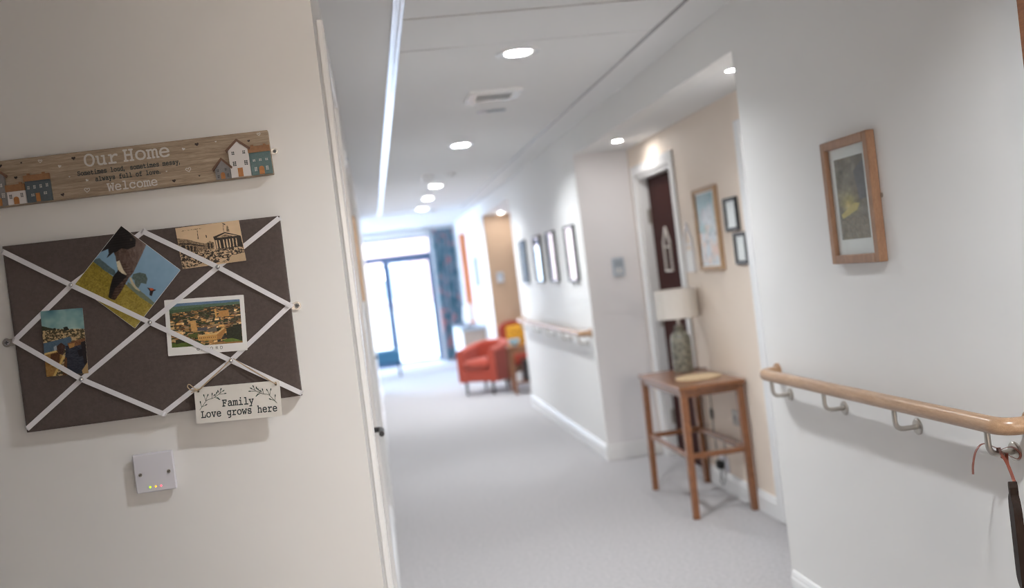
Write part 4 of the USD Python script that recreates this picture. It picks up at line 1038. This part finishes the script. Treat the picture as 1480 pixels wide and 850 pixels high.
# ---------------------------------------------------------------- framed pictures on the right side
def framed(name, label, loc, w, h, bar, depth, mat_frame, mount=None, art=None, rz=-90, group=None, glass=True, cat_='picture', art_box=None):
    """Local frame: x along the wall, z up, -y into the room."""
    t = thing(name, label, cat_, loc, rz, group=group)
    W, Hh = w / 2, h / 2
    b = .0025
    for (x0, x1, z0, z1) in ((-W, -W + bar, -Hh, Hh), (W - bar, W, -Hh, Hh), (-W + bar, W - bar, Hh - bar, Hh), (-W + bar, W - bar, -Hh, -Hh + bar)):
        obj('frame_bar', rbox(x0, x1, -depth, -.0005, z0, z1, b), mat_frame, t)
    obj('mount', box(-W + bar, W - bar, -depth * .45, -.001, -Hh + bar, Hh - bar), mount or 'card_white', t)
    if art is not None:
        x0, x1, z0, z1 = art_box
        printed('print', ((x0, z1), (x1, z1), (x0, z0)), -depth * .45 - .0006, art, t)
    if glass:
        obj('glass', box(-W + bar, W - bar, -depth * .62, -depth * .55, -Hh + bar, Hh - bar), 'glass', t)
    return t


U, V = grid_uv(70, 140)
n1, n2, n3 = speck(U, V * 2, 9, 53), speck(U, V * 2, 3.2, 55), speck(U * 3, V * 2, 14, 58)
A = np.array([112, 102, 88.]) + 110 * (n1 - .5) * [1, .95, .8] + 70 * (n2 - .5)
A = A + np.array([70, 60, -6.]) * np.exp(-(((U - .38) / .3) ** 2 + ((V - .56) / .12) ** 2))[..., None]
m = inside([(60, 690), (560, 560), (740, 575), (640, 650), (120, 740)], U, V)
A[m] = (np.array([196, 176, 92.]) + 60 * (n3 - .5))[m]
m = V > .74
A[m] = (np.array([118, 104, 84.]) + 130 * (n3 - .5) * [1, .8, .6] + 60 * (n1 - .5))[m]
m = inside([(640, 180), (1000, 60), (1000, 520), (760, 540)], U, V)
A[m] = (np.array([84, 82, 88.]) + 60 * (n3 - .5))[m]
f1 = framed('framed_picture', 'oak framed woodland picture with a white mount above the near handrail', (RW, 2.897, 1.510), .305, .390, .028, .028, 'frame_oak', art=A, art_box=(-.094, .090, -.120, .134))
pl = prism(unary_union([Point(0, 0).buffer(.007, 14), sbox(-.012, -.006, 0, .006)]), -.004, -.0015)
obj('mirror_plate', move(pl, (.1575, 0, .0)), 'steel', f1)

U, V = grid_uv(60, 80)
n1, n2, n3 = speck(U, V, 5, 63), speck(U, V, 3, 65), speck(U, V, 12, 68)
A = np.array([176, 178, 182.]) + 60 * (n1 - .5)
A = A + np.array([-105, -45, -40.]) * np.clip((n2 - .44) * 7, 0, 1) * (V < .55)[..., None] + np.array([20, -50, -95.]) * np.clip((n1 - .47) * 6, 0, 1) * (V > .45)[..., None] + 30 * (n3 - .5)
A = np.where(((n3 > .62) & (V[..., None] > .2)), np.array([96, 88, 96.]), A)
framed('framed_picture', 'tan framed abstract watercolour in blue and peach on the alcove wall', (NB, 5.352, 1.520), .372, .462, .024, .024, 'tan_oak', art=A, art_box=(-.155, .155, -.20, .20), mount='card_white')
framed('small_frame', 'upper of the two small black frames on the peach alcove wall', (NB, 4.978, 1.575), .182, .175, .020, .018, 'black_frame', group='small black frames on the alcove wall')
framed('small_frame', 'lower of the two small black frames on the peach alcove wall', (NB, 4.893, 1.393), .166, .165, .020, .018, 'black_frame', group='small black frames on the alcove wall')
for y, lab in ((7.30, 'first dark framed picture above the far handrail, beside the wall corner'), (8.10, 'second of the four dark framed pictures above the far handrail'), (8.80, 'third of the four dark framed pictures above the far handrail'), (9.65, 'fourth and farthest of the dark framed pictures above the far handrail')):
    framed('dark_framed_picture', lab, (RW, y, 1.495), .34, .42, .016, .026, 'black_frame', group='dark framed pictures above the far handrail')
framed('dark_framed_picture', 'small grey picture on the white wall between the ochre alcove and the curtain', (RW, 14.2, 1.47), .36, .42, .022, .026, 'grey_plastic', mount='grey_plastic', group=None, glass=False)
framed('framed_picture', 'oak framed picture seen edge on along the left corridor wall', (LW, 5.05, 1.57), .30, .42, .024, .014, 'tan_oak', rz=90)
for y, z, lab in ((4.45, 2.0, 'nearer small white box high on the left corridor wall'), (5.6, 1.86, 'farther small white box high on the left corridor wall')):
    s = thing('wall_box', lab, 'sensor', (LW, y, z), 90)  # plain white boxes standing for bright spots along the wall
    obj('housing', rbox(-.04, .04, -.014, -.0004, -.035, .035, .004), 'white_gloss', s)
    obj('grey_boss', move(lathe([(.0, .006), (.010, .003), (.014, 0), (0, 0)], 16), (0, -.014, 0), rx=90), 'grey_plastic', s, smooth=50)


def keypad(label, loc, rz=0, group=None):
    t = thing('wall_keypad', label, 'keypad', loc, rz, group=group)
    obj('housing', rbox(-.042, .042, -.024, -.0005, -.064, .064, .005), 'keypad_blue', t)
    obj('display', rbox(-.028, .028, -.0262, -.0235, .006, .046, .001), 'grey_plastic', t)
    for r in range(2):
        for c in range(3):
            obj('button', rbox(-.027 + .019 * c, -.012 + .019 * c, -.0265, -.0235, -.046 + .022 * r, -.030 + .022 * r, .0015), 'card_white', t)
    return t


keypad('grey keypad with a display on the pale end wall of the alcove', (1.728, 6.896, 1.357))
keypad('blue grey wall unit on the ochre wall of the far alcove', (1.641, 12.814, 1.356))

# house-shaped wooden outlines
def house_outline(label, loc, panel, rz=-90):
    t = thing('house_outline', label, 'ornament', loc, rz)
    w, h, z1 = .075, .15, .045
    o = Polygon([(-w, -h), (w, -h), (w, z1), (0, h), (-w, z1)])
    obj('outline', prism(o.difference(o.buffer(-.011, join_style=2)), -.012, -.0005), 'shade_linen' if not panel else 'pale_peach_paint', t)
    obj('crossbar', prism(sbox(-w + .01, z1 - .035, w - .01, z1 - .025), -.011, -.001), 'shade_linen' if not panel else 'pale_peach_paint', t)
    if panel:
        obj('panel', prism(sbox(-w + .01, -h + .01, w - .01, -.02), -.006, -.001), 'card_white', t)
    return t


house_outline('pale house-shaped outline hung on the dark brown door', (NB + .0675, 6.40, 1.44), False)
house_outline('cream house-shaped ornament on the wall between the brown door and the watercolour', (NB, 5.745, 1.435), True)

# ---------------------------------------------------------------- the wooden side table in the alcove
tb = thing('console_table', 'tall brown wooden console table in the alcove carrying the lamp', 'table', (1.695, 5.455, 0))
tx, ty = .183, .410
obj('tabletop', rbox(-tx, tx, -ty, ty, .680, .704, .004), 'table_wood', tb)
lx, ly, lw = tx - .028, ty - .032, .0185
for (x0, x1, y0, y1) in ((-lx - .012, -lx + .006, -ly, ly), (lx - .006, lx + .012, -ly, ly), (-lx, lx, -ly - .012, -ly + .006), (-lx, lx, ly - .006, ly + .012)):
    obj('apron', rbox(x0, x1, y0, y1, .645, .6798, .002), 'table_wood', tb)
for sx_ in (-1, 1):
    for sy_ in (-1, 1):
        c = np.array([sx_ * lx, sy_ * ly])
        f = c + np.array([sx_ * .008, sy_ * .006])
        V = np.array([(f[0] + a * lw * .88, f[1] + b * lw * .88, 0) for a, b in ((-1, -1), (1, -1), (1, 1), (-1, 1))] + [(c[0] + a * lw, c[1] + b * lw, .6798) for a, b in ((-1, -1), (1, -1), (1, 1), (-1, 1))])
        obj('leg', trimesh.convex.convex_hull(V), 'table_wood', tb)
zs = .33
for x in (-lx, lx):
    obj('stretcher', rbox(x - .010, x + .010, -ly + .014, ly - .014, zs - .014, zs + .014, .002), 'table_wood', tb)
for y in (-ly, ly):
    obj('stretcher', rbox(-lx + .014, lx - .014, y - .010, y + .010, zs - .014, zs + .014, .002), 'table_wood', tb)

lp = thing('table_lamp', 'table lamp with a mottled grey bottle base and pale drum shade', 'lamp', (1.752, 5.70, .7044))
obj('base', lathe([(0, 0), (.058, 0), (.061, .006), (.062, .10), (.060, .20), (.052, .222), (.034, .240), (.026, .256), (.026, .272), (.029, .276), (0, .278)], 36), 'lamp_glaze', lp, smooth=45)
obj('stem', lathe([(0, .276), (.010, .277), (.010, .33), (.016, .332), (.016, .375), (0, .376)], 20), 'steel', lp)
r0, r1, z0, z1 = .126, .122, .322, .492
obj('shade', lathe([(r0 - .002, z0), (r0, z0), (r1, z1), (r1 - .002, z1), (r0 - .002, z0)], 48), 'shade_linen', lp, smooth=35)
obj('shade_ring', cat(tube([(r0 * math.cos(a) * .985, r0 * math.sin(a) * .985, z0 + .003) for a in np.linspace(0, 2 * np.pi, 40, endpoint=False)], .002, 6, True), *[tube([(.012 * math.cos(a), .012 * math.sin(a), .372), (r0 * .98 * math.cos(a), r0 * .98 * math.sin(a), z0 + .004)], .0016, 6) for a in (0, 2.094, 4.188)]), 'steel', lp)
obj('bulb', move(trimesh.creation.icosphere(3, .028), (0, 0, .405)), 'card_white', lp, smooth=True)
cable = curve([(.055, .02, .006), (.10, .0, .0045), (.126, -.018, .004), (.1325, -.021, -.012), (.1325, -.022, -.12), (.132, -.022, -.26), (.128, -.03, -.36), (.118, -.07, -.45), (.106, -.115, -.50), (.104, -.125, -.5255)], 70)
obj('cable', tube(cable, .0028, 8), 'black_plastic', lp)
obj('inline_switch', rbox(.121, .137, -.033, -.011, -.30, -.235, .006), 'black_plastic', lp)
sk = thing('wall_socket', 'double wall socket low on the alcove wall behind the table', 'socket', (NB, 5.56, .140 + .02), -90)
obj('plate', rbox(-.073, .073, -.009, -.0005, -.043, .043, .003), 'white_plastic', sk)
for x in (-.036, .036):
    obj('rocker', rbox(x - .008, x + .008, -.0115, -.0085, .018, .036, .001), 'white_enamel', sk)
pg = thing('plug', 'black mains plug in the low wall socket behind the table', 'plug', (NB - .0092, 5.575, .152), -90)
obj('body', rbox(-.025, .025, -.040, 0, -.024, .026, .009), 'black_plastic', pg)
obj('lead', tube(curve([(0, -.02, -.022), (.01, -.022, -.06), (.035, -.015, -.09), (.02, -.02, -.115), (-.01, -.02, -.10), (.0, -.02, -.07), (.05, -.012, .0), (.09, -.01, .08), (.10, -.012, .17)], 60), .0026, 8), 'black_plastic', pg)
sk2 = thing('switch_plate', 'steel switch plate on the alcove wall below the tabletop', 'switch', (NB, 5.255, .462), -90)
obj('plate', rbox(-.073, .073, -.008, -.0005, -.043, .043, .002), 'steel', sk2)
for x in (-.036, .036):
    obj('rocker', rbox(x - .009, x + .009, -.0105, -.0075, -.015, .015, .001), 'black_plastic', sk2)
mt = thing('place_mat', 'round straw mat lying on the wooden console table', 'mat', (1.725, 5.36, .7044))
obj('weave', lathe([(0, 0), (.128, 0), (.130, .003), (.127, .006)] + [(r, .006 + (.0012 if k % 2 else -.0004)) for k, r in enumerate(np.linspace(.122, .006, 22))] + [(0, .006)], 48), 'straw', mt, smooth=50)

# ---------------------------------------------------------------- far alcove: tub chairs, side table and what stands on it
def tub_chair(label, loc, rz):
    """Faces local -y."""
    t = thing('tub_chair', label, 'armchair', loc, rz, group=None)
    w, dpt = .225, .22
    path, sec = [], []
    pts = [(-w, -.25)] + [(-w, y) for y in np.linspace(-.2, .02, 4)] + [(-w * math.cos(a), .02 + dpt * math.sin(a)) for a in np.linspace(.12, math.pi - .12, 18)] + [(w, y) for y in np.linspace(.02, -.2, 4)] + [(w, -.25)]
    for k, (x, y) in enumerate(pts):
        f = min(1, max(0, (y + .25) / .46))
        h = .40 + .07 * f ** 1.3
        s = []
        for a in np.linspace(0, math.pi, 9):
            s.append((.052 * math.cos(a), h - .052 + .052 * math.sin(a)))
        s += [(-.050, .0), (.050, .0)]
        path.append((x, y, .15)); sec.append(s)
    obj('shell', sweep(path, np.array(sec)), 'coral_fabric', t, smooth=50)
    obj('seat_base', rbox(-w + .04, w - .04, -.26, .18, .155, .30, .02), 'coral_fabric', t)
    obj('seat_cushion', rbox(-w + .055, w - .055, -.275, .16, .3005, .42, .035), 'coral_fabric', t, smooth=40)
    for x, y in ((-.19, -.22), (.19, -.22), (-.16, .14), (.16, .14)):
        obj('leg', lathe([(0, 0), (.013, 0), (.020, .16), (0, .16)], 14).apply_translation([x, y, 0]), 'dark_wood', t, smooth=30)
    return t


ch = tub_chair('coral tub armchair standing out into the corridor', (1.255, 11.98, 0), -40)
tt = thing('side_table', 'brown wooden side table with a lower shelf beside the coral armchair', 'table', (1.66, 11.52, 0))
obj('tabletop', rbox(-.20, .20, -.19, .19, .525, .55, .004), 'table_wood', tt)
obj('shelf', rbox(-.175, .175, -.165, .165, .12, .138, .003), 'table_wood', tt)
for x in (-.178, .178):
    for y in (-.168, .168):
        obj('leg', rbox(x - .018, x + .018, y - .018, y + .018, 0, .5248, .002), 'table_wood', tt)
for y in (-.168, .168):
    obj('apron', rbox(-.16, .16, y - .010, y + .010, .465, .5246, .002), 'table_wood', tt)
bw = thing('bowl', 'pale blue glazed bowl on the left edge of the side table', 'bowl', (1.545, 11.50, .5504))
obj('bowl_body', lathe([(0, 0), (.03, 0), (.034, .006), (.062, .045), (.07, .075), (.066, .076), (.058, .046), (.03, .012), (0, .010)], 32), 'bowl_blue', bw, smooth=45)
bx = thing('storage_box', 'black box standing on the lower shelf of the side table', 'box', (1.715, 11.52, .1384))
obj('box_body', rbox(-.10, .10, -.12, .12, 0, .21, .006), 'black_plastic', bx)
obj('lid', rbox(-.105, .105, -.125, .125, .2102, .24, .005), 'black_plastic', bx)
rl = thing('paper_roll', 'white paper roll on the lower shelf of the side table', 'paper roll', (1.525, 11.43, .1384))
obj('roll', lathe([(.018, 0), (.05, 0), (.05, .10), (.018, .10), (.018, 0)], 28), 'paper_white', rl, smooth=35)
obj('core', lathe([(.016, .001), (.0178, .001), (.0178, .099), (.016, .099), (.016, .001)], 20), 'straw', rl)
cu = thing('armchair', 'coral armchair with a high rounded back deep in the ochre alcove', 'armchair', (1.70, 12.46, 0))
bk = unary_union([sbox(-.18, .30, .18, .68), affinity.scale(Point(0, .68).buffer(.18, 24), 1, .62, origin=(0, .68))])
obj('backrest', prism(bk, .22, .30), 'coral_fabric', cu)
obj('seat', rbox(-.18, .18, -.18, .2198, .24, .40, .03), 'coral_fabric', cu, smooth=40)
for x in (-.15, .15):
    for y in (-.15, .26):
        obj('leg', lathe([(0, 0), (.013, 0), (.02, .24), (0, .24)], 14).apply_translation([x, y, 0]), 'dark_wood', cu, smooth=30)
cs = thing('cushion', 'mustard cushion leaning on the coral armchair in the ochre alcove', 'cushion', (1.74, 12.585, .405))
U, V = np.meshgrid(np.linspace(-1, 1, 25), np.linspace(-1, 1, 25))
bul = .055 * np.clip((1 - np.abs(U) ** 2.2) * (1 - np.abs(V) ** 2.2), 0, 1) ** .6
P1 = np.stack([U * .135, -bul * .8, .165 + V * .165], -1).reshape(-1, 3); P2 = P1 * [1, -1, 1]
idx = np.arange(625).reshape(25, 25)
fq = np.stack([idx[:-1, :-1].ravel(), idx[:-1, 1:].ravel(), idx[1:, 1:].ravel(), idx[1:, :-1].ravel()], 1)
ft = np.vstack([fq[:, [0, 1, 2]], fq[:, [0, 2, 3]]])
m = trimesh.Trimesh(np.vstack([P1, P2]), np.vstack([ft, ft[:, ::-1] + 625])); m.merge_vertices()
obj('cover', move(m, rx=-8), 'mustard_fabric', cs, smooth=60)

# ---------------------------------------------------------------- lounge end: cabinet, lamp, curtains, blue chair
cb = thing('cabinet', 'low cabinet with a taupe end and bright white front by the far window', 'cabinet', (1.33, 14.75, 0))
obj('body', rbox(-.155, .165, -.74, .74, .05, .655, .004), 'cabinet_taupe', cb)
obj('top', rbox(-.175, .167, -.76, .76, .6552, .69, .004), 'grey_plastic', cb)
obj('plinth', box(-.13, .165, -.70, .70, 0, .05), 'cabinet_white', cb)
for k in range(3):
    y0 = -.735 + .492 * k
    d = obj('door', rbox(-.174, -.1555, y0, y0 + .486, .056, .652, .003), 'cabinet_white', cb)
    obj('knob', move(trimesh.creation.icosphere(2, .012), (-.186, y0 + .44, .40)), 'steel', d, smooth=True)
tl_ = thing('desk_lamp', 'small white desk lamp glowing in the daylight on the far cabinet', 'lamp', (1.30, 14.3, .6904))
obj('base', lathe([(0, 0), (.075, 0), (.075, .012), (.02, .022), (0, .022)], 28), 'black_plastic', tl_, smooth=40)
obj('stem', lathe([(0, .02), (.009, .02), (.009, .12), (0, .12)], 14), 'steel', tl_)
obj('shade', lathe([(.078, .09), (.080, .09), (.062, .34), (.060, .34), (.078, .09)], 32), 'paper_white', tl_, smooth=40)


def curtain(name, label, x0, x1, y, z0, z1, folds):
    t = thing(name, label, 'curtain', ((x0 + x1) / 2, y, 0))
    w = x1 - x0
    n = 160
    xs = np.linspace(-w / 2, w / 2, n); zs = np.linspace(z0, z1, 26)
    Xg, Zg = np.meshgrid(xs, zs)
    Yg = .035 * np.sin(Xg / w * folds * 2 * np.pi + .35 * np.sin(Zg * 2.2)) * (.75 + .25 * (z1 - Zg) / (z1 - z0))
    P = np.stack([Xg, Yg, Zg], -1).reshape(-1, 3); Q = P + [0, .003, 0]
    i = np.arange(len(P)).reshape(26, n)
    q = np.stack([i[:-1, :-1].ravel(), i[:-1, 1:].ravel(), i[1:, 1:].ravel(), i[1:, :-1].ravel()], 1)
    f = np.vstack([q[:, [0, 1, 2]], q[:, [0, 2, 3]]])
    obj('cloth', trimesh.Trimesh(np.vstack([P, Q]), np.vstack([f, f[:, ::-1] + len(P)]), process=False), 'curtain_print', t, smooth=True)
    obj('heading', rbox(-w / 2, w / 2, -.012, .012, z1 - .004, z1 + .025, .003), 'white_gloss', t)
    return t


curtain('curtain', 'teal patterned curtain with coral blooms right of the glazed end door', 1.10, 1.49, 17.20, .02, 2.30, 5)

bc = thing('blue_chair', 'low blue chair in the lounge left of the glazed end door', 'chair', (.12, 15.75, 0))
obj('seat', rbox(-.26, .17, -.24, .24, .22, .42, .03), 'blue_fabric', bc, smooth=40)
obj('backrest', rbox(-.34, -.2602, -.24, .24, .22, .80, .03), 'blue_fabric', bc, smooth=40)
for x in (-.28, .14):
    for y in (-.20, .20):
        obj('leg', lathe([(0, 0), (.012, 0), (.018, .22), (0, .22)], 14).apply_translation([x, y, 0]), 'dark_wood', bc, smooth=30)
